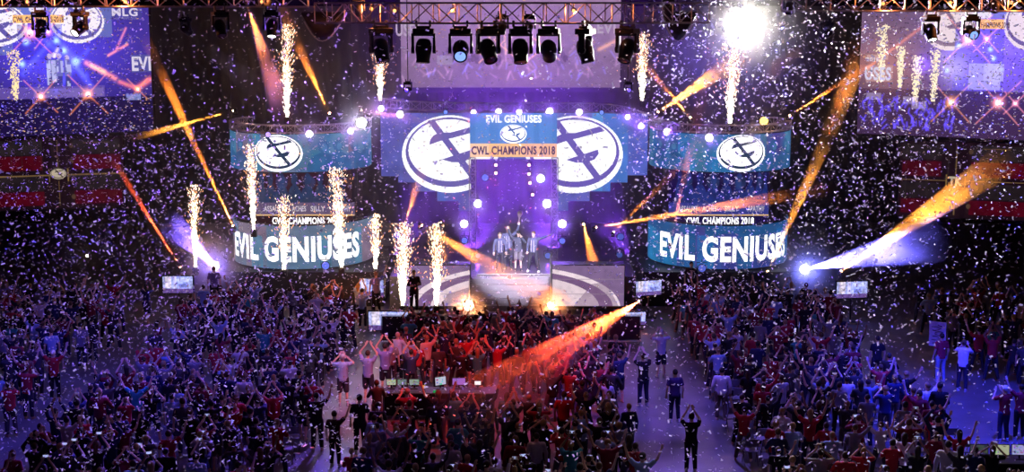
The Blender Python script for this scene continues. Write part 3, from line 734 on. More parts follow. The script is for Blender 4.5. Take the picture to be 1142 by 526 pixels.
# dark hoist bags each side of the curved truss
BAG = pbr('hoist_bag_cloth', (.02, .02, .028), .5, 0, .3, 4)
for pxs, lab in (((338, 386), 'black hoist bag with silver edge sagging at the left end of the curved truss'), ((738, 776), 'black hoist bag with silver edge sagging at the right end of the curved truss')):
    A, B = P(pxs[0], 22, 42), P(pxs[1], 22, 42)
    bm = BM(); n = 12; rings = []
    for i in range(n+1):
        u = i/n; w = math.sin(PI*u); dep = .12+.95*w*(1-.35*u)
        x = A.x+(B.x-A.x)*u
        rings.append([bm.verts.new((x, 42+.32*math.cos(a), A.z+.25-dep*(.5-.5*math.sin(a)))) for a in np.linspace(0, 2*PI, 12, endpoint=False)])
    for a, b in zip(rings, rings[1:]):
        for k in range(12): bm.faces.new((a[k], a[(k+1) % 12], b[(k+1) % 12], b[k]))
    bm.faces.new(rings[0][::-1]); bm.faces.new(rings[-1])
    o = obj('hoist_bag', bm, BAG, None, True, A); tag(o, lab, 'bag', 'hoist bags')
    bm = BM(); tube(bm, [(A.x+(B.x-A.x)*u, 41.75, A.z+.2-(.12+.95*math.sin(PI*u)*(1-.35*u))*.93) for u in np.linspace(.05, .95, 12)], .022, 6); obj('piping', bm, ALU, o)
    bm = BM(); tube(bm, [((A.x+B.x)/2, 42, A.z+.2), ((A.x+B.x)/2, 42, 18.9)], .02, 6); obj('chain', bm, STEEL, o)
# hoist chains down to the tower rings
for i, (px, py, Y, lab) in enumerate(((258, 138, 63, 'outer left of the left LED tower'), (297, 142, 61, 'front of the left LED tower'), (393, 130, 64, 'inner side of the left LED tower'), (829, 147, 61, 'front of the right LED tower'), (868, 147, 63, 'outer right of the right LED tower'), (703, 120, 66, 'right end of the blue backdrop'))):
    p = P(px, py, Y); bm = BM(); tube(bm, [(p.x, Y, p.z), (p.x, Y, 18.9)], .022, 6); lathe(bm, (p.x, Y, p.z-.05), (0, 0, 1), [(0, .06), (.12, .06)], 8)
    o = obj('hoist_chain', bm, STEEL, loc=p); tag(o, 'thin steel hoist line rising from the %s' % lab, 'hoist line', 'hoist lines')
# ---------------------------------------------------------------- beams in the haze
def haze_cone(name, a, b, r0, r1, mat, label, group='lit haze beams'):
    a, b = Vector(a), Vector(b); d = b-a; L = d.length
    bm = BM(); lathe(bm, a, d, [(0, r0)]+[(L*t, r0+(r1-r0)*t) for t in (.33, .66)]+[(L, r1), (L+r1*.6, r1*.55)], 20)
    o = obj(name, bm, mat, None, True, a); tag(o, label, 'light beam', group, 'stuff'); return o
BEAMN = [0]
BRIGHT = [26.0]
def beam(src, dst, w_end, col, L, label, fix_label, dens=.09, s=.42, hang=-1, lens_k=30, start=.02, noise=.55, fix=True, ang=1.15, r0=.05):
    """a beam light at src=(px,py,Y) shooting to dst; w_end half-width in px at its far end; L wanted glow"""
    a, b = P(*src), P(*dst); d = (b-a).normalized(); Ln = (b-a).length
    r1 = w_end*dst[2]/1500*1.02
    lens = emit('lens_%s' % BEAMN[0], tuple(min(1, c*.6+.4*m) for c, m in zip(col, (1, .8, .6))), lens_k); BEAMN[0] += 1
    if fix: t, tip = moving_light(a-d*.2, d, s, fix_label, lens, 'beam lights around the stage', hang, 'beam_light')
    else: t, tip = None, a
    tan = r1/Ln
    I = L*2*PI*(Ln*.4)/(dens*tan)*.12
    l = lamp('SPOT', 'beam_lamp', a-d*.02 if fix else a, col, I*4*PI*BRIGHT[0], t, d, 2*math.atan(tan)*ang, .6, .02)
    haze_cone('lit_haze', a+d*.06, b, r0+.03, r1, beam_mat('beam_haze_%d' % BEAMN[0], dens*1.15, d, Ln*1.05, noise), label); BEAMN[0] += 1
    return t
beam((258, 124, 60), (148, 154, 57), 4.5, AMBER, 1.0, 'short orange beam slanting down-left from beside the left LED tower', 'small beam light beside the left tower ring, sending an orange beam left')
beam((259, 250, 60.5), (163, 45, 55), 7, ORANGE, 1.2, 'long dim orange beam rising to the upper-left from behind the left LED tower', 'beam light at the outer edge of the left LED tower sending a long orange beam')
beam((200, 296, 60), (126, 178, 57), 4, REDO, .9, 'thin red beam rising to the red and grey banner screen', 'beam light far left of the LED tower sending a thin red beam', s=.36)
beam((367, 125, 61), (312, 8, 55), 9, ORANGE, .5, 'faint orange beam rising from above the left LED tower', 'small beam light above the left LED tower, tilted to the upper-left')
beam((276, 6, 41), (318, 130, 46), 15, ORANGE, .3, 'wide faint orange beam falling from the left straight truss', 'beam light on the left straight truss with a wide orange beam', hang=1, lens_k=3)
beam((405, 123, 62), (452, 131, 60), 3, PINK, .6, 'short pink beam right of the bright lamp above the left LED tower', 'tiny beam light above the inner edge of the left LED tower', s=.3)
beam((735, 124, 64), (830, 62, 58), 13, AMBER, 1.1, 'broad orange beam rising right from the end of the backdrop truss', 'beam light at the right end of the backdrop truss with a broad orange beam')
beam((769, 130, 64), (722, 76, 60), 4.5, ORANGE, .8, 'short orange beam crossing the broad one beside the backdrop truss', 'beam light behind the right backdrop truss sending its beam up-left')
beam((882, 128, 63), (964, 76, 58), 4, ORANGE, .8, 'thin orange beam rising towards the upper-right screen', 'beam light above the outer edge of the right LED tower')
beam((857, 301, 60), (924, 150, 56), 9, AMBER, 1.5, 'bright orange beam rising across the outer edge of the right LED tower', 'beam light at the foot of the right LED tower with the bright upright beam')
beam((924, 150, 56), (962, 45, 53.5), 14, REDO, .1, 'dim red upper end of the tall beam beside the upper-right screen', '', fix=False, ang=1.3, r0=.34)
beam((667, 253, 61), (920, 211, 56), 9, ORANGE, 1.0, 'long orange beam running right across the middle of the right LED tower', 'beam light right of the players, lower of the pair with orange beams')
beam((686, 257, 61), (737, 207, 59), 3.5, ORANGE, .7, 'short orange beam climbing right above the long one', 'beam light right of the players with the short climbing beam', s=.34)
beam((748, 268, 59.6), (772, 158, 59), 5, PINK, .55, 'dull pink upright beam before the right LED tower', 'beam light before the right LED tower with the pink beam', s=.36)
beam((940, 301, 59), (1122, 178, 54), 20, AMBER, 2.2, 'brilliant orange beam rising to the right over the dark stands', 'beam light far right of the stage with the brilliant orange beam')
beam((472, 252, 62), (600, 328, 58), 15, ORANGE, .75, 'orange beam falling right across the stage in front of the players', 'beam light left of the players with the falling orange beam')
beam((451, 252, 62), (466, 204, 60), 4.5, ORANGE, .9, 'short orange beam standing left of the stage', 'beam light left of the stage with the short upright beam', s=.34)
beam((651, 251, 62), (664, 302, 59), 8, ORANGE, 1.0, 'orange beam falling on the right stage fascia', 'beam light right of the players pointing down')
beam((492, 250, 62), (498, 306, 60), 5, ORANGE, .4, 'faint orange beam falling beside the spark fountains', 'beam light left of the players pointing straight down', s=.34)
beam((712, 336, 57.3), (505, 474, 34), 46, (1, .09, .02), 2.4, 'big orange and red beam slanting down over the standing crowd', 'beam light on the stage-right corner shooting over the crowd', dens=.07)
beam((211, 36, 52), (292, 104, 55), 15, (1, .95, .85), 1.1, 'soft white beam falling right from the dark left rig', 'dark moving light hanging alone between the left screen and the spark fountain', hang=1, s=.9, dens=.07)
beam((918, 40, 52), (848, 86, 55), 12, (.9, .95, 1), .9, 'soft white beam falling left from the dark right rig', 'dark moving light hanging alone right of the great white lamp', hang=1, s=.9, dens=.07)
beam((1040, 36, 38.4), (1066, 92, 41), 12, (.95, 1, .9), .5, 'soft white beam falling before the upper-right screen', '', fix=False, dens=.07)
beam((240, 296, 60), (188, 248, 57), 17, (.22, .12, 1), 4.5, 'soft violet beam rising left of the left LED tower', 'beam light with a soft violet beam beside the round lamp left of the left tower', s=.6, lens_k=40, dens=.07)
beam((898, 300, 60), (1045, 268, 56), 26, (.16, .14, 1), 5.5, 'broad violet and blue beam spreading right of the right LED tower', 'beam light with a broad blue beam beside the round lamp right of the right tower', s=.6, lens_k=40, dens=.07)
# ---------------------------------------------------------------- lamps facing the hall
LK = [.9]; PUFFS = []
def par(px, py, Y, r_px, col, power, label, k, halo=VIOLET, group='round lamps facing the crowd', nm='par_lamp', aim=None, cone=125, puff=.95):
    p = P(px, py, Y); r = r_px*Y/1500
    d = Vector((-p.x*.25, -Y, (CAM_Z-p.z)*.5)).normalized()
    t = empty(nm, p); tag(t, label, 'stage lamp', group)
    bm = BM(); lathe(bm, p-d*.34, d, [(0, r*.55), (.05, r*.9), (.3, r*1.12), (.36, r*1.15), (.36, r*1.0), (.32, r)], 18); h = obj('housing', bm, BLACK, t, True)
    bm = BM(); lathe(bm, p-d*.03, d, [(0, r), (.03, r*.8), (.045, r*.1)], 18); obj('lens', bm, emit('lamp_%s_%s' % (tuple(round(c, 2) for c in col), k), col, k), t, True)
    bm = BM(); u = d.cross(Z1).normalized(); q = p-d*.15
    tube(bm, [q-u*r*1.2, q-u*r*1.25+Z1*r*1.4, q+u*r*1.25+Z1*r*1.4, q+u*r*1.2], .018, 6); tube(bm, [q+Z1*r*1.4, q+Z1*(r*1.4+.14)], .02, 6); obj('bracket', bm, SATIN, t)
    if power and k > 15 and puff: PUFFS.append((p+d*.15, puff, label))
    if power: lamp('SPOT', 'lamp_bulb', p+d*.1, halo, power*LK[0], t, aim or (d.x, d.y, .12), math.radians(cone), .5, .05)
    return t
W1 = (.85, .83, 1.0)
row = ((446, 127, 65, 4), (497, 124.5, 64.6, 2.5), (528, 125, 64.4, 3), (556, 124, 64.4, 3.4), (579, 124.5, 64.3, 3), (613, 124, 64.4, 4), (646, 124.5, 64.6, 3.4), (671, 125, 64.9, 2.5), (700, 130, 65.2, 2.8), (715, 140, 65.4, 3.2))
nth = ('first', 'second', 'third', 'fourth', 'fifth', 'sixth', 'seventh', 'eighth', 'ninth', 'tenth')
for i, (px, py, Y, r) in enumerate(row):
    dim = px in (497, 671)
    par(px, py+.5, Y-.35, r, S(110, 150, 255) if dim else W1, 60 if dim else 260, '%s round lamp from the left along the truss above the blue backdrop, %s' % (nth[i], 'dim blue' if dim else 'glaring white'), 1.2 if dim else 22)
for px, py, Y, r, lab, pw in ((299, 150, 60.3, 3, 'small violet lamp at the outer front of the left tower ring', 30), (345, 149.5, 59.9, 4, 'white lamp at the front of the left tower ring', 160), (391, 146, 60.5, 3.2, 'white lamp on the inner front of the left tower ring', 120), (425, 121, 64, 3.2, 'white lamp between the left tower ring and the backdrop truss', 180), (744, 147, 61.6, 4, 'white lamp at the inner end of the right tower ring', 260), (791, 153.5, 59.9, 4.4, 'white lamp at the front of the right tower ring', 260), (837, 155, 60.2, 3, 'pale blue lamp on the outer front of the right tower ring', 90)):
    par(px, py, Y, r, S(170, 140, 255) if pw == 30 else W1, pw, lab, 2 if pw == 30 else 20)
LK[0] = .8
for px, py, Y, r, k, lab, pw in ((541, 198, 65, 4, 1.0, 'dim blue lamp inside the stage opening', 40), (603, 199, 65, 4.5, 26, 'brightest white-blue lamp inside the stage opening', 420), (533, 227, 63.6, 4.6, 24, 'white lamp at the lower left corner of the stage opening', 320), (610, 227, 63.6, 4.8, 24, 'white lamp at the lower right corner of the stage opening', 320), (517.5, 249.5, 63.4, 4.4, 22, 'white lamp left above the players', 300), (627, 249.5, 63.4, 4.6, 22, 'white lamp right above the players', 300),
    (518, 268, 63.4, 3.6, .9, 'dim blue lamp left of the players, under a white one', 40), (627, 268.5, 63.4, 3.6, .9, 'dim blue lamp right of the players, under a white one', 40), (443, 262, 63, 4, .9, 'dim blue lamp behind the left spark fountains', 70), (692, 264, 63, 4, .5, 'dim violet lamp, upper of two right of the stage', 50), (691, 284, 63, 3.6, .35, 'dim violet lamp, lower of two right of the stage', 20), (533, 285, 63, 3, .5, 'dim violet lamp left behind the players', 25), (611, 285, 63, 3.6, .6, 'dim violet lamp right behind the players', 25), (363, 296, 59.6, 4.6, .9, 'dim blue lamp at the foot of the left LED tower', 20), (783, 299, 59.6, 4.6, .6, 'dim violet lamp at the foot of the right LED tower', 20)):
    par(px, py, Y, r, S(110, 130, 255) if k < 2 else ((.6, .85, 1) if px == 603 else W1), pw, lab, k, group='round lamps on and behind the stage')
for px, py, lab in ((553, 184, 'top left'), (590, 184, 'top right'), (553, 193, 'second left'), (590, 194, 'second right'), (591, 204, 'third right'), (594, 217, 'lowest right')):
    par(px, py, 65.2, 1.7, (1, .45, .5), 14, 'tiny red lamp inside the stage opening, %s of the set' % lab, 9, (1, .2, .3), 'tiny red lamps inside the stage opening')
LK[0] = 1.0
BIGW = par(826, 28, 50, 11, (1, .98, .94), 22000, 'great white lamp flaring between the spark fountain and the right rig', 60, (1, .93, .82), 'great lamps', 'flood_lamp', (-.02, -1, -.02), 84, 0)
par(403, 137, 60, 6, (.95, .95, 1), 900, 'great white lamp flaring above the inner edge of the left LED tower', 60, (.8, .7, 1), 'great lamps', 'flood_lamp', puff=0)
par(852, 135, 61, 5, (1, .6, .12), 160, 'yellow lamp above the ring of the right LED tower', 3, (1, .55, .1), 'great lamps', 'flood_lamp')
for px, r, pw, lab in ((522, 6, 2200, 'brighter orange flood lamp on the stage edge, left of the steps'), (614, 4, 900, 'smaller orange flood lamp on the stage edge, right of the steps')):
    par(px, 340.5, 57.7, r, (1, .75, .5), pw, lab, 40, (1, .3, .1), 'orange floods on the stage edge', 'flood_lamp', puff=1.3)
par(97, 285, 60, 1.6, (1, .8, .5), 20, 'small white lamp alone in the dark stands on the left', 12, (1, .7, .4), nm='par_lamp')
par(240, 296, 59.4, 5.0, W1, 700, 'round white lamp glaring in violet smoke left of the left LED tower', 30, (.22, .12, 1), nm='par_lamp', puff=1.9)
par(897.5, 300, 59.4, 5.6, W1, 900, 'round white lamp glaring in blue smoke right of the right LED tower', 30, (.14, .16, 1), nm='par_lamp', puff=2.0)
# ---------------------------------------------------------------- spark fountains
HOT = emit('spark_white', (1.0, .86, .66), 5.0, False); EMBER = emit('spark_orange', (1.0, .45, .2), 2.2, False)
def fountain(px, y0, y1, w, Y, n, lean, label, power=260, launcher=True):
    n = int(n*1.5)
    base = P(px, y0, Y); top = P(px+lean, y1, Y); k = Y/1500*1.02
    t = empty('spark_fountain', base); tag(t, label, 'fireworks', 'spark fountains')
    V, Fc, mi = [], [], []
    H = (top-base)
    for i in range(n):
        u = R.random()**1.35; ww = w*k*1.35*(.12+.88*u**.8)
        g = R.gauss(0, .42); g2 = R.gauss(0, .42)
        stray = R.random() < .17
        if stray: g *= 2.6; g2 *= 2.6; u = R.uniform(.3, .98)
        p = base+H*u+Vector((g*ww, g2*ww, 0))
        dr = (H.normalized()+Vector((g*.35, g2*.35, 0))).normalized()
        l = R.uniform(.04, .11)*(1-.4*u); q = R.uniform(.010, .022)*(1.25-.4*u)
        a, b, _ = frame_for(dr); s = len(V)
        V += [p-dr*l, p+a*q, p+b*q, p-a*q, p-b*q, p+dr*l]
        for f in ((0, 2, 1), (0, 3, 2), (0, 4, 3), (0, 1, 4), (5, 1, 2), (5, 2, 3), (5, 3, 4), (5, 4, 1)):
            Fc.append(tuple(s+z for z in f)); mi.append(1 if (stray or (u > .4 and R.random() < .55)) else 0)
    o = raw('sparks', [tuple(v) for v in V], Fc, [HOT, EMBER], t, mi); o['kind'] = 'stuff'
    bm = BM(); box(bm, base-Z1*.17, (.26, .26, .3), None, .02); lathe(bm, base-Z1*.03, Z1, [(0, .05), (.06, .05), (.06, .035)], 10); obj('launcher', bm, BLACK, t)
    if power:
        lamp('POINT', 'spark_glow', base+H*.35, (1, .45, .25), power*.45, t, radius=.25)
    return t
fountain(320, 130, 26, 7, 62, 620, 0, 'spark fountain rising above the left LED tower', 420)
fountain(424, 112, 53, 6, 67, 480, 0, 'spark fountain above the left end of the backdrop', 260)
fountain(716, 112, 36, 7, 67, 480, 1, 'spark fountain above the right end of the backdrop', 260)
fountain(814, 137, 44, 9, 62, 620, 5, 'spark fountain rising under the great white lamp', 420)
fountain(218, 298, 206, 5, 59, 520, -2, 'spark fountain far left, beside the violet beam', 300)
fountain(283, 256, 160, 6, 59.4, 560, -4, 'spark fountain before the outer edge of the left LED tower', 200)
fountain(317, 300, 218, 7, 59, 460, 0, 'spark fountain before the lettering of the left LED tower', 200)
fountain(381, 298, 186, 8, 59, 760, -7, 'tallest spark fountain before the inner half of the left LED tower', 260)
fountain(419, 300, 238, 6, 59.2, 420, 0, 'spark fountain just right of the left LED tower', 200)
fountain(449, 340, 248, 9, 57.9, 760, 1, 'spark fountain at the left end of the stage front', 300)
fountain(487, 340, 250, 8, 57.9, 620, 0, 'spark fountain before the left stage fascia', 300)
# ---------------------------------------------------------------- smoke
def smoke(name, c, s3, mat, label, shape='ball'):
    bm = BM()
    if shape == 'ball': ball(bm, c, 1, 24, 16, s3)
    else: box(bm, c, s3)
    o = obj(name, bm, mat, None, shape == 'ball', c); tag(o, label, 'haze', None, 'stuff'); return o
for c_, r_, lab in PUFFS: smoke('lamp_haze', c_, (r_, r_, r_), puff_mat('lamp_puff_%d' % PUFFS.index((c_, r_, lab)), 1.1, (r_,)*3), 'glow round the '+' '.join(lab.split()[:13]))  # haze balls added round the lamps to give them halos
smoke('stage_haze', (0, 66, 7.2), (42, 17, 12.6), haze_mat('stage_haze', (1, 1, 1), .013, .1), 'thin violet smoke hanging over the whole stage', 'box')
smoke('stage_haze', (0, 63.6, 6.0), (10, 4.5, 6.5), puff_mat('stage_centre_haze', .06, (10, 4.5, 6.5)), 'thicker violet smoke round the players and the stage opening')
pb = P(826, 28, 50); smoke('lamp_smoke', pb, (4.6, 3.4, 4.4), puff_mat('great_lamp_smoke', .07, (4.6, 3.4, 4.4)), 'white smoke glowing round the great white lamp')  # smoke added here only to spread the lamp's glare into a halo
pb = P(403, 137, 60); smoke('lamp_smoke', pb, (1.7, 1.4, 1.6), puff_mat('lamp_smoke', .2, (1.7, 1.4, 1.6)), 'white smoke glowing round the lamp above the left LED tower')  # same kind of added halo ball for the smaller great lamp
pb = P(560, 335, 57.6); smoke('floor_smoke', (pb.x, 58.0, pb.z+.2), (4.2, 1.0, 1.6), puff_mat('floor_smoke', .28, (4.2, 1.0, 1.6)), 'low pale smoke at the stage edge round the orange floods')
for x, lab in ((-6.2, 'outer left'), (-2.2, 'inner left'), (2.2, 'inner right'), (6.2, 'outer right')):  # unseen floor lamps, added for a violet glow behind the stage
    d = Vector((-x*.09, .6, 1)).normalized(); p = Vector((x, 67.6, .45)); t, tip = moving_light(p, d, .8, 'violet floor uplighter behind the stage, %s one of four' % lab, emit('uplight_lens', VIOLET, 3), 'violet uplighters behind the stage', -1, 'uplighter')
    lamp('SPOT', 'uplight_lamp', tip, VIOLET, 30000 if abs(x) < 3 else 17000, t, d, math.radians(80 if abs(x) < 3 else 55), .8, .1)
# ---------------------------------------------------------------- washes hung in the rig
for px, py, Y, lab in ((30, 2, 38.6, 'outer end of the left straight truss'), (140, 2, 38.8, 'middle of the left straight truss'), (292, 2, 40.4, 'inner end of the left straight truss'), (414, 10, 39.6, 'left part of the curved truss'), (440, 12, 39.3, 'left part of the curved truss, second'), (505, 12, 38.7, 'curved truss above the blue-lens light'), (640, 12, 38.7, 'right part of the curved truss'), (985, 4, 39.2, 'inner end of the right straight truss'), (1060, 3, 38.8, 'middle of the right straight truss'), (1128, 3, 38.4, 'outer end of the right straight truss')):
    t = par(px, py, Y, 2.0, (1, .4, .12), 0, 'small amber lamp inside the '+lab, 2.5, group='amber lamps inside the trusses'); lamp('POINT', 'amber_bulb', root_loc(t)+Vector((0, -.25, 0)), (1, .25, .06), 90, t, radius=.05)
def wash(px, py, Y, target, col, power, ang, label, blend=.6):
    p = P(px, py, Y) if len(label) else P(px, py, Y)
    d = (Vector(target)-p).normalized()
    t, tip = moving_light(p, d, .7, label, emit('wash_lens_%d' % BEAMN[0], col, 1.0), 'wash lights in the rig', 1, 'wash_light'); BEAMN[0] += 1
    if Y > 50:
        bm = BM(); tube(bm, [p+Z1*.3, (p.x, p.y, 18.9)], .02, 6); obj('drop_line', bm, STEEL, t)  # line invented to hang the added stage-side wash heads
    lamp('SPOT', 'wash_lamp', tip, col, power, t, d, math.radians(ang), blend, .15); return t
# ---------------------------------------------------------------- people: bodies as one continuous surface, clothes and hair as children
def capsule(bm, a, b, ra, rb, n=10):
    a, b = Vector(a), Vector(b); L = (b-a).length
    d = (b-a)/L if L > 1e-6 else Z1
    prof = [(-ra*.95, ra*.25), (-ra*.7, ra*.7), (-ra*.3, ra*.95)]+[(0, ra), (L, rb)]+[(L+rb*.3, rb*.95), (L+rb*.7, rb*.7), (L+rb*.95, rb*.25)]
    lathe(bm, a, d, prof, n)
def rings(bm, rows, n=18):
    """rows of (cx, cy, z, rx, ry)"""
    rg = [[bm.verts.new((cx+rx*math.cos(2*PI*k/n), cy+ry*math.sin(2*PI*k/n), z)) for k in range(n)] for cx, cy, z, rx, ry in rows]
    for a, b in zip(rg, rg[1:]):
        for k in range(n): bm.faces.new((a[k], a[(k+1) % n], b[(k+1) % n], b[k]))
    bm.faces.new(rg[0][::-1]); bm.faces.new(rg[-1])
def fuse(bm, vox, target=None, smooth=4):
    """melts overlapping volumes into one skin"""
    me = mesh_of(bm, 'tmp'); o = bpy.data.objects.new('tmp', me); COL.objects.link(o)
    m = o.modifiers.new('r', 'REMESH'); m.mode = 'VOXEL'; m.voxel_size = vox
    s = o.modifiers.new('s', 'SMOOTH'); s.factor = .5; s.iterations = smooth
    if target:
        d = o.modifiers.new('d', 'DECIMATE'); d.ratio = 1.0
    dg = bpy.context.evaluated_depsgraph_get()
    if target:
        n = len(o.evaluated_get(dg).data.polygons)*2; d.ratio = min(1.0, target/max(1, n)); dg = bpy.context.evaluated_depsgraph_get()
    out = bpy.data.meshes.new_from_object(o.evaluated_get(dg))
    out.polygons.foreach_set('use_smooth', [True]*len(out.polygons))
    bpy.data.objects.remove(o); bpy.data.meshes.remove(me); return out
def arm_pose(kind):
    """(elbow, wrist, finger direction) per side s=-1/+1 for a figure facing +y, shoulders at (.19 s, 0, 1.42)"""
    sh = lambda s: Vector((.19*s, 0, 1.42))
    T = {
        'vee': lambda s: ((.36*s, .06, 1.60), (.44*s, .10, 1.86), (.25*s, .1, 1)),
        'overhead': lambda s: ((.30*s, .08, 1.66), (.10*s, .12, 1.92), (-.45*s, .2, 1)),
        'phone': lambda s: ((.27*s, .22, 1.30), (.09*s, .34, 1.52), (-.3*s, .35, 1)),
        'phone_high': lambda s: ((.27*s, .22, 1.50), (.08*s, .30, 1.78), (-.3*s, .35, 1)),
        'clap': lambda s: ((.30*s, .12, 1.18), (.06*s, .34, 1.30), (-.3*s, .5, 1)),
        'clap_high': lambda s: ((.36*s, .12, 1.42), (.07*s, .28, 1.66), (-.3*s, .3, 1)),
        'sides': lambda s: ((.26*s, -.03, 1.15), (.27*s, .06, .90), (0, .15, -1)),
        'wide': lambda s: ((.42*s, .04, 1.52), (.66*s, .08, 1.62), (1*s, .1, .25)),
        'folded': lambda s: ((.25*s, .05, 1.16), (-.08*s, .24, 1.18+.03*s), (-1*s, .1, .1)),
    }
    return T[kind]
MIX = {'one_up_left': ('vee', 'sides'), 'one_up_right': ('sides', 'vee'), 'fist': ('phone', 'vee'), 'point': ('wide', 'sides')}
def hand(bm, w, fd, s, curl=.35, k=1.0):
    """palm, four unequal bent fingers and a thumb off the side"""
    fd = Vector(fd).normalized(); nrm = Vector((0, 1, 0)); 
    side = fd.cross(nrm)
    if side.length < .2: nrm = Vector((0, 0, 1)); side = fd.cross(nrm)
    side.normalize(); nrm = side.cross(fd).normalized(); w = Vector(w)
    capsule(bm, w+fd*.02-side*.018, w+fd*.078-side*.022, .019*k, .016*k, 8); capsule(bm, w+fd*.02+side*.018, w+fd*.078+side*.022, .019*k, .016*k, 8)
    for j, (o, L) in enumerate(((-.031, .062), (-.011, .074), (.010, .070), (.030, .054))):
        p0 = w+fd*.085+side*o; p1 = p0+fd*L*.5+side*o*.15; p2 = p1+(fd*(1-curl)+nrm*curl).normalized()*L*.5
        capsule(bm, p0, p1, .0095*k, .0085*k, 7); capsule(bm, p1, p2, .0085*k, .0072*k, 7)
    t0 = w+fd*.03-side*.03*s; t1 = t0+(fd*.55-side*s*.8).normalized()*.045; t2 = t1+(fd*.9-side*s*.3).normalized()*.03
    capsule(bm, t0, t1, .013*k, .0105*k, 7); capsule(bm, t1, t2, .0105*k, .008*k, 7)
def figure(pose, female=False, vox=.013, tgt=2600, legs='stand', sleeve='short', shorts=False, hairk='short', lean=0.0, clothes_t=1300):
    """dict of meshes: body, shirt, trousers, hair, shoe"""
    fl, fr = MIX.get(pose, (pose, pose)); ap = {-1: arm_pose(fl)(-1), 1: arm_pose(fr)(1)}
    wk = .92 if female else 1.0
    hips = {-1: Vector((-.095, 0, .93)), 1: Vector((.095, 0, .93))}
    if legs == 'stand': kn = {-1: Vector((-.105, .03, .50)), 1: Vector((.11, .02, .50))}; an = {-1: Vector((-.12, -.01, .085)), 1: Vector((.13, -.02, .085))}
    elif legs == 'wide': kn = {-1: Vector((-.17, .05, .50)), 1: Vector((.18, .04, .50))}; an = {-1: Vector((-.24, -.02, .085)), 1: Vector((.25, -.03, .085))}
    else: kn = {-1: Vector((-.10, .16, .52)), 1: Vector((.11, -.02, .49))}; an = {-1: Vector((-.11, .14, .085)), 1: Vector((.12, -.20, .10))}
    sho = {s: Vector((.185*s*wk, 0, 1.42)) for s in (-1, 1)}
    tors = [(0, 0, .88, .155, .11), (0, 0, .96, .17*(1.03 if female else 1), .118), (0, .005, 1.08, .148*wk, .105), (0, .01, 1.22, .165*wk, .115), (0, .01, 1.33, .178*wk, .12), (0, 0, 1.42, .165*wk, .098), (0, -.005, 1.48, .085, .07)]
    # body
    bm = BM(); rings(bm, tors)
    capsule(bm, (0, -.005, 1.44), (0, .012, 1.56), .058*wk, .055*wk)
    H = Vector((0, .025, 1.645))
    ball(bm, H+Vector((0, -.012, .015)), 1, 16, 12, (.077, .097, .108)); ball(bm, H+Vector((0, .022, -.045)), 1, 14, 10, (.060, .072, .082))
    ball(bm, H+Vector((0, .092, -.02)), 1, 8, 6, (.013, .020, .020)); capsule(bm, H+Vector((0, .082, .02)), H+Vector((0, .098, -.014)), .009, .012, 7)
    for s in (-1, 1): ball(bm, H+Vector((.077*s, -.005, -.012)), 1, 8, 6, (.012, .024, .034)); capsule(bm, H+Vector((.012*s, .083, .026)), H+Vector((.048*s, .068, .026)), .012, .010, 7)
    capsule(bm, H+Vector((-.02, .080, -.062)), H+Vector((.02, .080, -.062)), .010, .010, 7)
    for s in (-1, 1):
        e, w, fd = ap[s]; e, w = Vector(e), Vector(w)
        capsule(bm, sho[s]-Vector((.03*s, 0, 0)), sho[s], .062, .058); capsule(bm, sho[s], e, .052*wk, .040*wk); capsule(bm, e, w, .040*wk, .027*wk); hand(bm, w, fd, s)
        capsule(bm, hips[s], kn[s], .088, .058); capsule(bm, kn[s], an[s], .056, .036); capsule(bm, kn[s]*.62+an[s]*.38+Vector((0, -.022, 0)), kn[s]*.4+an[s]*.6+Vector((0, -.012, 0)), .046, .040)
        capsule(bm, an[s]+Vector((0, -.03, -.045)), an[s]+Vector((.015*s, .15, -.055)), .038, .030)
    out = {'body': fuse(bm, vox, tgt, 2)}
    # shirt: torso to the hem plus sleeves
    bm = BM(); g = .017
    rings(bm, [(0, 0, .86, .178*wk, .132), (0, 0, .93, .180*wk, .134), (0, .005, 1.08, .163*wk, .122), (0, .01, 1.22, .178*wk, .130), (0, .01, 1.33, .190*wk, .135), (0, 0, 1.42, .178*wk, .114), (0, -.005, 1.475, .10, .086), (0, -.005, 1.50, .075, .072)])
    for s in (-1, 1):
        e, w, fd = ap[s]; e, w = Vector(e), Vector(w)
        capsule(bm, sho[s]-Vector((.05*s, 0, 0)), sho[s], .078, .074)
        if sleeve == 'long':
            capsule(bm, sho[s], e, .070*wk, .058*wk); capsule(bm, e, e+(w-e)*.92, .058*wk, .044*wk)
        else: lathe(bm, sho[s], e-sho[s], [(0, .070*wk), ((e-sho[s]).length*.72, .066*wk)], 12)
    out['shirt'] = fuse(bm, vox, clothes_t, 2)
    bm = BM(); rings(bm, [(0, 0, .82, .15, .115), (0, 0, .90, .178, .128), (0, 0, .99, .172, .122)])
    for s in (-1, 1):
        k2 = kn[s]; capsule(bm, hips[s]-Vector((0, 0, .02)), k2, .108, .080 if shorts else .076)
        if shorts: lathe(bm, hips[s], (k2-hips[s]), [(0, .105), ((k2-hips[s]).length*1.0, .095)], 12)
        else: lathe(bm, k2, an[s]-k2, [(-.03, .074), (0, .075), ((an[s]-k2).length*.55, .068), ((an[s]-k2).length*.98, .058)], 12)
    out['trousers'] = fuse(bm, vox, clothes_t, 2)
    # hair / cap
    bm = BM()
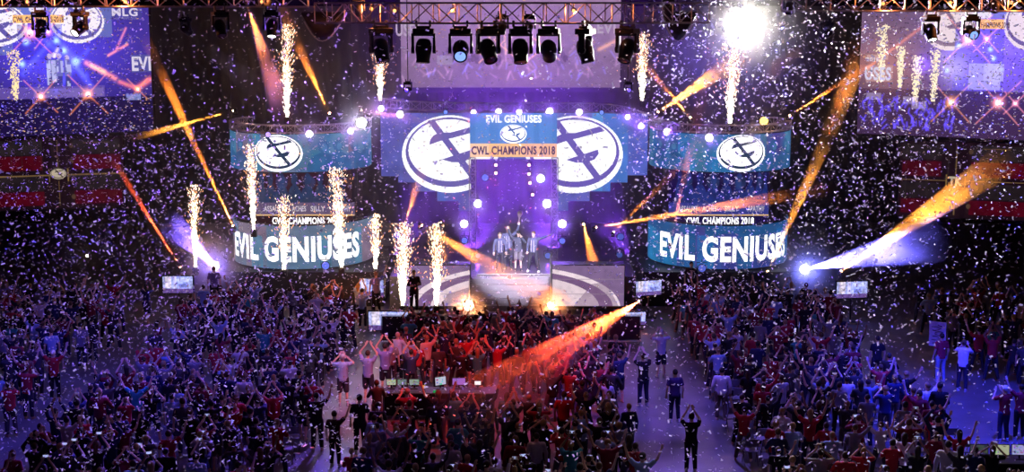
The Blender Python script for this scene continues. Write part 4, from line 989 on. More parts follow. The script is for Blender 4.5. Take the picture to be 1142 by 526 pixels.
    if hairk == 'bald': pass
    else:
        ball(bm, H+Vector((0, -.022, .030)), 1, 16, 12, (.086, .102, .104))
        if hairk in ('short', 'cap'):
            bmesh.ops.bisect_plane(bm, geom=bm.verts[:]+bm.edges[:]+bm.faces[:], plane_co=H+Vector((0, .055, .03)), plane_no=Vector((0, .75, -.65)), clear_outer=True)
            bmesh.ops.bisect_plane(bm, geom=bm.verts[:]+bm.edges[:]+bm.faces[:], plane_co=H+Vector((0, -.06, -.05)), plane_no=Vector((0, .35, -1)), clear_outer=True)
            bmesh.ops.holes_fill(bm, edges=bm.edges[:], sides=0)
        if hairk == 'cap':
            lathe(bm, H+Vector((0, .03, .062)), (0, 1, -.12), [(0, .07), (.05, .066), (.10, .05), (.125, .02)], 12)
            for v in bm.verts:
                if v.co.y > H.y+.075: v.co.z = (H.z+.055)+(v.co.z-H.z-.055)*.12
        if hairk in ('long', 'bun'):
            bmesh.ops.bisect_plane(bm, geom=bm.verts[:]+bm.edges[:]+bm.faces[:], plane_co=H+Vector((0, .058, .03)), plane_no=Vector((0, .8, -.6)), clear_outer=True)
            bmesh.ops.holes_fill(bm, edges=bm.edges[:], sides=0)
            if hairk == 'long': capsule(bm, H+Vector((0, -.06, .02)), H+Vector((0, -.085, -.25)), .085, .055, 12)
            else: ball(bm, H+Vector((0, -.10, .09)), .048)
        out['hair'] = fuse(bm, vox*.8, 500, 2)
    if hairk == 'bald': bm.free()
    bm = BM(); s = 1; a = Vector((0, 0, .085))
    rings(bm, [(0, .05, 0.0, .046, .135), (0, .05, .025, .048, .138), (0, .045, .05, .044, .125), (0, .0, .085, .04, .07), (0, -.02, .12, .042, .055)], 14)
    out['shoe'] = mesh_of(bm, 'shoe', True)
    out['ankle'] = an; out['wrist'] = {s: (Vector(ap[s][1]), Vector(ap[s][2]).normalized()) for s in (-1, 1)}
    out['key'] = (pose, hairk, sleeve, female)
    for nm in ('body', 'shirt', 'trousers', 'hair', 'shoe'):
        if nm in out:
            out[nm].name = 'person_'+nm; out[nm].materials.clear(); out[nm].materials.append({'body': SKIN, 'hair': HAIR}.get(nm, CLOTH))
    return out
def child(nm, me, parent, col, loc=(0, 0, 0)):
    o = bpy.data.objects.new(nm, me); COL.objects.link(o); o.parent = parent; o.color = (*col, 1); o.location = loc; return o
def put(fig, loc, rz, h, skin, shirt, pants, hair, label, group=None, shoes=None, sx=1.0, hat=False):
    o = bpy.data.objects.new('person', fig['body']); COL.objects.link(o); o.location = loc; o.rotation_euler = (0, 0, rz)
    k = h/1.75; o.scale = (k*sx, k*sx, k); o.color = (*skin, 1)
    tag(o, label, 'person', group)
    child('jacket' if fig['key'][2] == 'long' else 'shirt', fig['shirt'], o, shirt); child('trousers', fig['trousers'], o, pants)
    if 'hair' in fig: child('cap' if fig['key'][1] == 'cap' else 'hair', fig['hair'], o, hair)
    if shoes:
        for s in (-1, 1): child('shoe', fig['shoe'], o, shoes, (fig['ankle'][s].x, fig['ankle'][s].y, fig['ankle'][s].z-.085))
    return o
SKINS = [(.55, .36, .26), (.62, .42, .32), (.42, .26, .17), (.24, .14, .09), (.58, .38, .27), (.66, .46, .36)]
HAIRS = [(.02, .015, .012), (.05, .03, .02), (.10, .06, .03), (.03, .025, .02), (.30, .2, .09)]
# ---------------------------------------------------------------- the four players and their trophy
NAVY = (.09, .10, .19)
zp = ZD+.12
fgA = figure('sides', vox=.009, tgt=6000, clothes_t=3000, sleeve='long', hairk='short')
fgB = figure('one_up_left', vox=.009, tgt=6000, clothes_t=3000, sleeve='long', hairk='short')
fgC = figure('fist', vox=.009, tgt=6000, clothes_t=3000, sleeve='long', shorts=True, hairk='cap')
fgD = figure('point', vox=.009, tgt=6000, clothes_t=3000, sleeve='long', hairk='short', legs='wide')
PG = 'players lifting the trophy'
pl = []
for fg, px, py, Y, rz, h, hair, lab in (
    (fgA, 557.5, 305, 59.9, PI+.1, 1.80, (.05, .03, .02), 'player in dark jacket standing at the left end of the four on stage'),
    (fgB, 567, 302, 60.4, PI-.15, 1.98, (.14, .09, .05), 'tall player in pale-sleeved dark jacket lifting the trophy overhead'),
    (fgC, 578, 303, 60.1, PI+.1, 1.83, (.02, .02, .025), 'player in shorts and dark cap with one raised arm, right of the trophy'),
    (fgD, 595, 306, 59.8, PI-.35, 1.86, (.12, .07, .04), 'player in dark tracksuit and white shoes at the right end of the four on stage')):
    X = P(px, 300, Y).x
    pl.append(put(fg, (X, Y, zp), rz, h, (.62, .44, .36), NAVY if fg is not fgC else (.06, .07, .11), (.03, .03, .05) if fg is not fgC else (.16, .15, .18), hair, lab, PG, (.8, .8, .82) if fg is fgD else (.05, .05, .06)))
    if fg is not fgC:
        for q in (-1, 1):
            bm = BM(); tube(bm, [(.06*q, .138, .90), (.055*q, .148, 1.2), (.05*q, .135, 1.4)], .012, 6)
            so = obj('stripe', bm, CLOTH); so.parent = pl[-1]; so.color = (.55, .55, .65, 1)
# silver trophy: base, stem, cup arms and globe
w, fd = fgB['wrist'][-1]
o = pl[1]; k = o.scale.z
wp = Matrix.Translation(o.location) @ Matrix.Rotation(o.rotation_euler.z, 4, 'Z') @ Vector((w.x*k, w.y*k, w.z*k+.09*k))
TROPHY = pbr('trophy_silver', (.88, .86, .9), .3, .0, .04)
t = empty('trophy', wp); tag(t, 'silver globe trophy on a tall stem held above the players', 'trophy')
ax = Vector((.12, 0, 1)).normalized()
bm = BM(); lathe(bm, wp-ax*.10, ax, [(0, .07), (.03, .075), (.05, .045), (.12, .028), (.24, .022), (.34, .04), (.38, .075), (.41, .08)], 16); obj('stem', bm, TROPHY, t, True)
bm = BM(); ball(bm, wp+ax*.43, .125, 18, 12); obj('globe', bm, TROPHY, t, True)
# ---------------------------------------------------------------- the crowd
BLOCKS = ((-26, -15.6), (-13.6, -6.4), (-4.3, 3.7), (6.9, 13.4), (17.2, 26))
SHIRTS = {'black': (.012, .012, .016), 'dark grey': (.05, .05, .055), 'navy': (.02, .03, .10), 'red': (.42, .02, .035), 'white': (.6, .6, .64), 'light blue': (.26, .4, .66), 'maroon': (.2, .015, .03), 'grey': (.2, .2, .22), 'teal': (.04, .3, .35)}
SHW = ['black']*10+['dark grey']*5+['navy']*5+['red']*4+['white']*2+['light blue']*2+['maroon']*3+['grey']*2+['teal']
POSES = [('vee', 'both arms up'), ('phone', 'hands at face height'), ('phone_high', 'hands raised together'), ('clap', 'clapping low'), ('clap_high', 'clapping high'), ('sides', 'arms down'), ('one_up_left', 'left arm up'), ('one_up_right', 'right arm up'), ('folded', 'arms folded'), ('overhead', 'hands joined overhead')]
FIGS = {}
HK = ['short', 'short', 'short', 'cap', 'long', 'bald', 'short', 'bun']
i = 0
for p, txt in POSES:
    FIGS[p] = []
    for q in range(2):
        hk = HK[(i*3+q) % 8]; i += 1
        FIGS[p].append(figure(p, female=hk in ('long', 'bun'), vox=.014, tgt=2400, clothes_t=900, hairk=hk, shorts=(i % 5 == 0), sleeve='long' if i % 4 == 0 else 'short', legs=('stand', 'wide', 'step')[i % 3]))
HKT = {'short': 'short-haired', 'cap': 'capped', 'long': 'long-haired', 'bald': 'bald', 'bun': 'bun-haired'}
placed = []
spec = []
def place_ok(x, y, r=.42):
    return all((x-a)**2+(y-b)**2 > r*r for a, b in placed)
# people one can single out, seen clearly in the aisles and on the edges
def feature(px, py, fig, rz, h, shirt, pants, hair, label, skin=(.6, .42, .33), shoes=(.5, .5, .52), z=0.0, sx=1.0, Y=None):
    p = PF(px, py, z) if Y is None else P(px, py, Y)
    if z > .1:
        bm = BM(); box(bm, (p.x, p.y, z/2), (.7, .6, z), None, .015); b_ = obj('riser_box', bm, BLACK, loc=(p.x, p.y, 0)); tag(b_, 'black riser box under the '+' '.join(label.split()[:10]), 'box', 'black riser boxes')
        bm = BM(); box(bm, (p.x, p.y, z-.005), (.66, .56, .012)); obj('tread', bm, STEEL, b_)
    placed.append((p.x, p.y)); o = put(fig, (p.x, p.y, z), rz, h, skin, shirt, pants, hair, label, 'people picked out in the aisles', shoes, sx); return o
fO = figure('overhead', vox=.011, tgt=4200, clothes_t=1800, hairk='short', shorts=True)
fP = figure('clap_high', vox=.011, tgt=4200, clothes_t=1800, hairk='cap', shorts=True)
fS = figure('sides', vox=.011, tgt=4200, clothes_t=1800, hairk='short')
fB = figure('clap', vox=.011, tgt=4200, clothes_t=1800, hairk='bald')
fV = figure('vee', vox=.011, tgt=4200, clothes_t=1800, hairk='short')
fU = figure('one_up_right', vox=.011, tgt=4200, clothes_t=1800, hairk='short')
fH = figure('phone_high', vox=.011, tgt=4200, clothes_t=1800, hairk='short')
fL = figure('phone', vox=.011, tgt=4200, clothes_t=1800, hairk='cap')
fW = figure('folded', vox=.011, tgt=4200, clothes_t=1800, hairk='short', sleeve='long')
LB = (.36, .5, .78); BK = (.012, .012, .015)
feature(383, 452, fP, .15, 1.80, LB, (.05, .05, .07), (.5, .55, .62), 'man in light blue T-shirt and cap clapping in the left aisle')
feature(411, 448, fO, -.2, 1.82, (.30, .38, .72), (.03, .03, .05), (.05, .03, .02), 'man in blue T-shirt joining hands high overhead beside the left aisle')
feature(430, 438, fO, .25, 1.78, (.22, .24, .6), (.02, .02, .04), (.03, .02, .02), 'second man with hands joined overhead, just right of the first')
feature(444, 424, fB, -.35, 1.80, (.5, .62, .85), BK, (0, 0, 0), 'bald man in pale blue shirt standing under the flat screen left of the steps')
feature(402, 505, fS, .1, 1.84, BK, (.01, .01, .012), (.02, .015, .01), 'man all in black standing at the right edge of the left aisle')
feature(422, 512, fS, -.1, 1.76, (.03, .02, .025), BK, (.02, .015, .01), 'man in black just right of the one at the left aisle edge')
feature(354, 502, fU, .1, 1.82, BK, BK, (.02, .015, .01), 'dark figure with raised arm at the left edge of the left aisle')
feature(374, 520, fU, -.2, 1.70, (.03, .01, .015), BK, (.02, .015, .01), 'shorter dark figure shading the eyes beside the left aisle')
feature(369, 372, fU, -.3, 1.8, (.5, .02, .04), BK, (.02, .015, .01), 'man in bright red T-shirt raising an arm below the hanging flat screen')
feature(717, 452, fH, .2, 1.82, BK, (.02, .02, .06), (.02, .015, .01), 'dark figure with phone up at the inner edge of the right aisle')
feature(752, 470, fS, .1, 1.76, (.05, .03, .10), (.02, .02, .05), (.02, .015, .01), 'dark figure standing in the middle of the right aisle')
feature(737, 420, fP, .2, 1.78, (.6, .66, .8), (.03, .03, .06), (.5, .55, .65), 'capped man in white shirt clapping near the top of the right aisle')
feature(795, 428, fH, .35, 1.86, (.42, .55, .85), (.3, .38, .6), (.1, .07, .04), 'man in light blue shirt and trousers standing on the right block edge')
feature(1072, 436, fL, -.45, 1.86, (.75, .76, .82), (.03, .03, .06), (.1, .07, .04), 'man in white T-shirt filming beside the open blue floor on the right')
feature(1048, 425, fS, .2, 1.78, (.35, .03, .06), (.3, .36, .55), (.05, .04, .03), 'man in maroon shirt and pale jeans left of the white T-shirt on the right')
feature(1032, 488, fU, .3, 1.80, (.62, .64, .72), BK, (.2, .13, .07), 'person in white top, one arm up, beside the open blue floor')
feature(1045, 492, fW, -.2, 1.9, BK, (.02, .03, .09), (.02, .015, .01), 'big man in black hoodie beside the white top at the open blue floor')
feature(1118, 492, fL, .3, 1.80, (.28, .02, .03), (.03, .03, .08), (.72, .76, .82), 'man in maroon shirt and white cap right of the open blue floor')
feature(1136, 490, fV, .1, 1.80, (.26, .02, .04), BK, (.02, .015, .01), 'person in maroon with arms up at the right edge of the open floor')
feature(240, 345, fS, .1, 1.78, (.25, .2, .28), BK, (.2, .1, .06), 'person standing above the crowd just right of the far left flat screen', Y=57.4, z=.55)
feature(770, 340, fS, PI, 1.8, (.03, .03, .04), BK, (.03, .02, .02), 'person in dark suit with white shirt front standing before the right LED tower', Y=57.6, z=.7)
feature(462, 350, fW, PI+.3, 1.85, BK, BK, (.25, .2, .15), 'man in dark jacket on a step beside the flat screen left of the stage', Y=57.0, z=.4)
feature(420, 352, fU, .3, 1.8, (.2, .2, .5), BK, (.3, .2, .12), 'person with outstretched arm left of the flat screen by the stage', Y=56.9, z=.4)
feature(770, 526, fH, 0, 1.78, BK, BK, (.02, .015, .01), 'dark-haired person with hands up at the bottom end of the right aisle')
feature(62, 446, fV, .1, 1.78, (.4, .02, .03), BK, (.7, .7, .6), 'person in red with pale cap beside the blue-lit floor gap on the left')
nfeat = len(placed)
suit = [o for o in bpy.data.objects if o.get('label', '').startswith('person in dark suit')][0]
bm = BM(); prism(bm, [(-.05, .141, 1.42), (.05, .141, 1.42), (.03, .150, 1.05), (-.03, .150, 1.05)], (0, .008, 0)); so = obj('shirt_front', bm, CLOTH); so.parent = suit; so.color = (.8, .78, .75, 1)
cand = []
y = 31.6; row = 0
while y < 57.0:
    for (xa, xb) in BLOCKS:
        x = xa+R.uniform(0, .5)
        while x < xb:
            xx, yy = x+R.uniform(-.16, .16), y+R.uniform(-.25, .25)
            x += R.uniform(.62, .95)
            if abs(xx) > .385*yy+.8: continue
            mid = -4.3 < xx < 3.7
            if mid and 40.6 < yy < 45.2 and xx < 1.0: continue        # the mixing desk
            if (not mid) and R.random() < (.30 if yy > 36 else .38): continue
            if mid and (R.random() < .12 or yy > 52.6): continue
            if xx > 13.2 and 37.5 < yy < 46.5: continue               # the open floor at the side
            if xx < -13.2 and 43.5 < yy < 49 and xx > -16.5: continue
            if not place_ok(xx, yy): continue
            placed.append((xx, yy)); cand.append((xx, yy))
    y += R.uniform(.86, 1.0); row += 1
cand.sort(key=lambda c: c[1])
NEAR = 272
print('crowd', len(cand))
def where(xx, yy):
    px, py, _ = proj((xx, yy, 1.5))
    rowt = 'nearest rows' if yy < 34.6 else ('near rows' if yy < 38.5 else ('middle rows' if yy < 45 else 'far rows'))
    b = ('outer left block', 'left block', 'centre crowd', 'right block', 'outer right block')
    for (xa, xb), n in zip(BLOCKS, b):
        if xa-.6 <= xx <= xb+.6:
            third = ''
            if xb-xa > 6.5 and n != 'centre crowd':
                f = (xx-max(xa, -18))/(min(xb, 18)-max(xa, -18)); third = ' outer side' if (f < .33 and xx < -4.5) or (f > .67 and xx > 4.5) else (' aisle side' if (f > .67 and xx < -4.5) or (f < .33 and xx > 4.5) else '')
            return rowt, n+third
    return rowt, 'by the aisle'
recs = []
for xx, yy in cand[:NEAR]:
    ptxt = R.choices(POSES, [4, 4, 3, 4, 2, 7, 2, 2, 2, 1])[0]
    fig = R.choice(FIGS[ptxt[0]]); sh = R.choice(SHW)
    rowt, blk = where(xx, yy)
    recs.append([xx, yy, fig, sh, ptxt[1], '%s person, %s %s, %s, %s %s' % (HKT[fig['key'][1]], sh, 'jacket' if fig['key'][2] == 'long' else 'T-shirt', ptxt[1], rowt, blk)])
byl = {}
for r in recs: byl.setdefault(r[5], []).append(r)
for lab, rs in byl.items():
    if len(rs) > 1:
        rs.sort(key=lambda r: r[0]/r[1])
        for j, r in enumerate(rs):
            r[5] = lab.replace(' person', '')+(', left one' if j == 0 else ', right one') if len(rs) == 2 else lab.replace(' person', '')+', %s from left' % nth[j]
phones = []
for xx, yy, fig, sh, ptxt, lab in recs:
    c = SHIRTS[sh]; f = R.uniform(.8, 1.15); rz = R.gauss(0, .22)-xx*.012; h = R.uniform(1.62, 1.86)
    o = put(fig, (xx, yy, 0), rz, h, R.choice(SKINS), tuple(min(.85, q*f) for q in c), R.choice([(.012, .012, .016), (.02, .025, .06), (.05, .05, .06), (.08, .09, .14), (.12, .1, .08)]), R.choice([(.3, .02, .03), (.02, .02, .025), (.6, .6, .62)]) if fig['key'][1] == 'cap' else R.choice(HAIRS), lab, 'crowd on the arena floor', None, R.uniform(.94, 1.1))
    if fig['key'][0] in ('phone', 'phone_high') and len(phones) < 34: phones.append((o, fig, lab))
# phones in raised hands
for o, fig, lab in phones:
    wv, fd = fig['wrist'][1]; k = o.scale.z
    p = Matrix.Translation(o.location) @ Matrix.Rotation(o.rotation_euler.z, 4, 'Z') @ Vector((0, (wv.y+.05)*k, (wv.z+.10)*k))
    rot = Matrix.Rotation(o.rotation_euler.z, 3, 'Z')
    bm = BM(); box(bm, p, (.15, .009, .075), rot, .003); t = obj('phone', bm, SATIN, loc=p)
    tag(t, 'phone held by '+lab.replace(' person', '').replace('hands at face height, ', '').replace('hands raised together, ', ''), 'phone', 'phones held up in the crowd')
    bm = BM(); q = p-rot @ Vector((0, .0055, 0)); box(bm, q, (.135, .002, .066), rot); obj('display', bm, emit('phone_display', (.55, .6, 1), .8, False), t)
# the rest of the crowd: one body of people, still each a full figure
LOW = []
for p, txt in POSES:
    for fg in FIGS[p][:1]:
        parts = []
        for nm, tg in (('body', .22), ('shirt', .4), ('trousers', .3), ('hair', .3)):
            if nm not in fg: continue
            o = bpy.data.objects.new('tmp', fg[nm]); COL.objects.link(o); d = o.modifiers.new('d', 'DECIMATE'); d.ratio = tg
            me = bpy.data.meshes.new_from_object(o.evaluated_get(bpy.context.evaluated_depsgraph_get())); bpy.data.objects.remove(o)
            me.calc_loop_triangles(); v = np.zeros(len(me.vertices)*3, np.float32); me.vertices.foreach_get('co', v)
            tr = np.zeros(len(me.loop_triangles)*3, np.int32); me.loop_triangles.foreach_get('vertices', tr)
            parts.append((nm, v.reshape(-1, 3), tr.reshape(-1, 3))); bpy.data.meshes.remove(me)
        LOW.append(parts)
VV, FF, CC, base = [], [], [], 0
LW = [4, 3, 2, 3, 2, 4, 2, 2, .5, 1.2]
for xx, yy in cand[NEAR:]:
    parts = R.choices(LOW, LW)[0]; rz = R.gauss(0, .25); k = R.uniform(.93, 1.06); cs, sn = math.cos(rz)*k, math.sin(rz)*k
    cols = {'body': R.choice(SKINS), 'shirt': SHIRTS[R.choice(SHW)], 'trousers': (.02, .02, .04), 'hair': R.choice(HAIRS)}
    for nm, v, tr in parts:
        q = np.stack([xx+v[:, 0]*cs-v[:, 1]*sn, yy+v[:, 0]*sn+v[:, 1]*cs, v[:, 2]*k], -1)
        VV.append(q); FF.append(tr+base); base += len(q); CC.append(np.tile(cols[nm], (len(tr), 1)))
o = raw('crowd', np.concatenate(VV), np.concatenate(FF), attrcol('crowd_cloth'), None, smooth=True, cols=np.concatenate(CC))
tag(o, 'far dense crowd of people packed up to the stage edge', 'crowd', None, 'stuff')
# ---------------------------------------------------------------- flat screens over the crowd
TVM = screen_mat('flat_screen_led', 1.0)
def tv(px0, px1, py0, py1, Y, yaw, label, seed, roll=0.0):
    p0, p1 = P(px0, (py0+py1)/2, Y), P(px1, (py0+py1)/2, Y); w = p1.x-p0.x
    A = Vector((p0.x, Y+yaw*w/2, 0)); B = Vector((p1.x, Y-yaw*w/2, 0)); z0, z1 = P(571, py1, Y).z, P(571, py0, Y).z
    c = Canvas(px0, px1, py0, py1, .35, S(140, 130, 205), seed); W = px1-px0; H = py1-py0
    c.rect(px0, px1, py0, py0+H*.75, S(175, 180, 235)); c.rect(px0+W*.08, px0+W*.28, py0, py0+H*.7, S(240, 225, 240), .8); c.rect(px0+W*.36, px0+W*.46, py0, py0+H*.75, S(235, 220, 245), .6)
    c.glow(px0+W*.62, py0+H*.4, H*.5, S(80, 110, 250), .7); c.rect(px0+W*.5, px0+W*.9, py0+H*.1, py0+H*.3, S(220, 225, 255), .6)
    c.rect(px0, px1, py0+H*.74, py1, S(95, 60, 130), .85); c.rect(px0+W*.55, px0+W*.8, py0+H*.45, py0+H*.7, S(60, 60, 170), .6)
    c.noise(.5, 5); c.specks(60, [S(240, 230, 255), S(60, 50, 130), S(255, 190, 150)], k=.9)
    t = screen_thing('flat_screen', label, A, B, z0, z1, c, TVM, 'flat screens among the crowd', .08, .05, 'screen')
    m = (A+B)/2; zb = z0
    bm = BM(); tube(bm, [(m.x, m.y+.12, .04), (m.x, m.y+.12, z1-.1)], .035, 8); obj('pole', bm, STEEL, t)
    bm = BM(); box(bm, (m.x, m.y+.12, .02), (.7, .5, .04), None, .01); obj('base', bm, BLACK, t); return t
tv(181.5, 215, 308, 326.5, 56.5, .0, 'bright flat screen on a stand among the far left crowd', 41)
tv(400.5, 428, 311, 330, 57.6, .35, 'bright flat screen tilted towards the left of the stage, above the man in red', 42)
tv(411, 455, 347.5, 368, 55.0, .05, 'largest bright flat screen standing left of the stage steps', 43)
tv(709, 738, 313, 329, 57.6, -.3, 'bright flat screen right of the stage above the big orange beam', 44)
tv(697, 720, 348, 362, 55.5, -.1, 'lower bright flat screen at the head of the right aisle', 45)
tv(932.5, 968, 314, 332, 56.5, -.15, 'bright flat screen on a stand among the far right crowd', 46)
# ---------------------------------------------------------------- mixing desk in the centre crowd
WOOD = pbr('desk_black_laminate', (.03, .028, .03), .45)
def desk(A, w, d, h, label):
    t = empty('control_desk', (A[0], A[1], 0)); tag(t, label, 'desk')
    bm = BM(); box(bm, (A[0], A[1], h-.02), (w, d, .04), None, .008); obj('top', bm, WOOD, t)
    bm = BM(); box(bm, (A[0], A[1]+d/2-.03, h/2-.02), (w-.1, .03, h-.06)); obj('front_panel', bm, DRAPE, t)
    for sx in (-1, 1):
        for sy in (-1, 1):
            bm = BM(); box(bm, (A[0]+sx*(w/2-.06), A[1]+sy*(d/2-.06), h/2-.02), (.05, .05, h-.04)); obj('leg', bm, STEEL, t)
    return t
YD = 43.0
xd0, xd1 = P(432, 470, YD).x, P(546, 470, YD).x
desk(((xd0+xd1)/2, YD-.15), xd1-xd0+.4, .8, 1.0, 'long black control desk carrying monitors in the centre crowd')
def monitor(px, py, Y, w, h, yaw, col, k, label, seed, tilt=0.0, cells=None, nm='monitor', zd=1.0):
    X = P(px, py, Y).x; rot = Matrix.Rotation(yaw, 3, 'Z') @ Matrix.Rotation(-.12, 3, 'X')
    zc_ = zd+.12+h/2; p = Vector((X, Y, zc_)); t = empty(nm, (X, Y, zd)); tag(t, label, 'monitor', 'monitors on the control desks')
    bm = BM(); box(bm, p, (w, .035, h), rot, .008); obj('case', bm, SATIN, t)
    bm = BM(); box(bm, (X, Y+.05, zd+.01), (.24, .18, .02), None, .005); box(bm, (X, Y+.05, zd+.11), (.05, .03, .2)); obj('stand', bm, SATIN, t)
    c = Canvas(0, 40, 0, 24, 1, col, seed); rr = c.r
    if cells:
        for _ in range(cells): x, y = rr.uniform(0, 36), rr.uniform(0, 20); c.rect(x, x+rr.uniform(2, 9), y, y+rr.uniform(1, 5), tuple(q*rr.uniform(.1, 1.2) for q in col))
    q0 = p-rot @ Vector((w/2-.02, .0185, 0)); q1 = p+rot @ Vector((w/2-.02, 0, 0))-rot @ Vector((0, .0185, 0)); up = rot @ Vector((0, 0, h/2-.02))
    def fn(u, v): 
        u_, v_ = u[:, None], (1-2*v)[:, None]
        return np.array(q0)[None]*(1-u_)+np.array(q1)[None]*u_+np.array(up)[None]*v_
    c.build('display', screen_mat('monitor_led', k), t, fn); return t
for px, py, w, h, yaw, col, k, lab, cells in (
    (437, 465, .34, .22, 0, S(190, 200, 170), .8, 'leftmost of three small grey-green monitors on the control desk', 26), (449, 465, .34, .22, 0, S(120, 140, 130), .8, 'middle one of three small grey-green monitors on the control desk', 26), (462.5, 465, .36, .22, 0, S(150, 170, 160), .8, 'rightmost of three small grey-green monitors on the control desk', 26),
    (491.5, 469, .42, .30, .5, S(190, 195, 215), .9, 'turned pale monitor in the middle of the control desk', 10), (512, 463, .46, .26, .1, S(165, 105, 205), .8, 'plain violet monitor on the control desk', 0), (533, 477, .24, .16, 0, S(250, 245, 250), 1.2, 'small bright white display at the right end of the control desk', 0)):
    monitor(px, py, YD, w, h, yaw, col, k, lab, int(px), cells=cells)
p = P(487, 478, YD-.35); bm = BM(); box(bm, (p.x, YD-.42, 1.03), (.2, .12, .05), None, .01); o = obj('key_light_pad', bm, emit('pad_green', S(20, 160, 80), .9), loc=(p.x, YD-.42, 1.0)); tag(o, 'small green-lit control pad below the turned monitor', 'control pad')
p = P(473, 477, YD-.35); t = empty('desk_lamp', (p.x, YD-.35, 1.0)); tag(t, 'little amber desk lamp between the monitors', 'lamp')
bm = BM(); lathe(bm, (p.x, YD-.35, 1.0), Z1, [(0, .05), (.02, .05), (.025, .01), (.14, .01)], 10); obj('base', bm, BLACK, t)
bm = BM(); lathe(bm, (p.x, YD-.35, 1.13), Z1, [(0, .07), (.08, .045), (.09, .01)], 12); obj('lamp_shade', bm, emit('desk_amber', S(230, 170, 80), .9), t)
# near desk at the lower right corner
xa = P(1080, 520, 36.6).x; xb = P(1160, 520, 36.6).x
desk(((xa+xb)/2+.1, 36.6), xb-xa+.3, .8, .78, 'black desk with three monitors in the lower right corner')
for px, w, col, lab, cells in ((1091, .52, S(70, 75, 80), 'dark text-filled monitor, leftmost on the corner desk', 40), (1115, .50, S(175, 180, 150), 'pale yellow-green monitor in the middle of the corner desk', 4), (1137, .50, S(170, 165, 220), 'colourful violet monitor, rightmost on the corner desk', 30)):
    monitor(px, 515, 36.6, w, .32, -.1, col, .8, lab, px, cells=cells, zd=.78)
# white cardboard sign leaning at the edge of the open floor
p = PF(1043, 420); t = empty('sign_board', (p.x, p.y, 0)); tag(t, 'white cardboard sign with dark scrawl held up beside the open blue floor', 'sign')
bm = BM(); rot = Matrix.Rotation(-.5, 3, 'Z') @ Matrix.Rotation(.1, 3, 'X'); box(bm, (p.x, p.y, 1.62), (.6, .02, .95), rot, .004); obj('board', bm, pbr('card_white', (.75, .75, .78), .8), t)
bm = BM(); box(bm, (p.x, p.y+.02, .58), (.04, .03, 1.16)); obj('stick', bm, STEEL, t)
bm = BM()
q = [Vector((p.x, p.y, 1.62))+rot @ Vector((.22*math.sin(i*2.3), -.013, .36-.045*i)) for i in range(17)]
tube(bm, q, .014, 5)
obj('scrawl', bm, BLACK, t)
# ---------------------------------------------------------------- folding chairs along the seating blocks
CH = pbr('chair_plastic', (.22, .22, .27), .4, 0, .1, 6, .5)
def chair_meshes():
    out = {}
    bm = BM(); box(bm, (0, 0, .44), (.43, .40, .03), None, .012); out['seat'] = mesh_of(bm, 'chair_seat')
    bm = BM(); rot = Matrix.Rotation(.18, 3, 'X'); box(bm, (0, -.21, .72), (.42, .02, .24), rot, .008); out['backrest'] = mesh_of(bm, 'chair_backrest')
    for nm, pts in (('front', ((0, .19, 0), (0, -.02, .44), (0, -.24, .84))), ('rear', ((0, -.22, 0), (0, .12, .43)))):
        bm = BM(); tube(bm, pts, .012, 6); out[nm] = mesh_of(bm, 'chair_leg_'+nm)
    for k, me in out.items(): me.materials.append(CH if k in ('seat', 'backrest') else STEEL)
    return out
CM = chair_meshes(); nch = 0
def chair(x, y, rz, label, grp):
    t = empty('folding_chair', (x, y, 0)); t.rotation_euler = (0, 0, rz); tag(t, label, 'chair', grp)
    for k in ('seat', 'backrest'): child(k, CM[k], t, (1, 1, 1))
    for k in ('front', 'rear'):
        for s in (-1, 1): child('leg', CM[k], t, (1, 1, 1), (.2*s, 0, 0))
for (xs, lab, ys) in (((-6.75, -7.3, -7.85, -8.4, -8.95), 'dark folding chair in the open rows left of the left aisle', (38.6, 39.7, 40.8, 41.9, 43.0, 44.1)), ((7.1, 7.65, 8.2, 8.75), 'dark folding chair in the open rows right of the right aisle', (38.4, 39.5, 40.6, 41.7, 42.8, 43.9, 45.0)), ((12.2, 12.75, 13.3), 'dark folding chair in the rows left of the open blue floor', (38.4, 39.5, 40.6, 41.7, 42.8, 43.9))):
    for y in ys:
        for x in xs:
            yy = y+R.uniform(-.06, .06); xx = x+R.uniform(-.04, .04)
            if place_ok(xx, yy, .30): chair(xx, yy, R.uniform(-.12, .12), lab, lab.replace('dark folding chair', 'chairs')); nch += 1
# crowd barrier along the stage
bm = BM()
xl, xr = P(425, 345, 53.4).x, P(716, 345, 53.4).x
n = int((xr-xl)/1.2)
for i in range(n):
    a = xl+(xr-xl)*i/n; b = xl+(xr-xl)*(i+1)/n-.04
    t = empty('crowd_barrier', ((a+b)/2, 53.4, 0)); tag(t, 'black steel crowd barrier panel along the stage front', 'barrier', 'crowd barrier panels along the stage front')
    bm = BM(); tube(bm, [(a, 53.4, .02), (a, 53.4, 1.1), (b, 53.4, 1.1), (b, 53.4, .02), (a, 53.4, .06)], .022, 6); obj('frame', bm, STEEL, t)
    bm = BM(); box(bm, ((a+b)/2, 53.4, .56), (b-a-.05, .012, 1.0)); obj('sheet', bm, SATIN, t)
    bm = BM(); box(bm, ((a+b)/2, 57.2, .015), (b-a, .5, .02)); obj('tread', bm, STEEL, t)
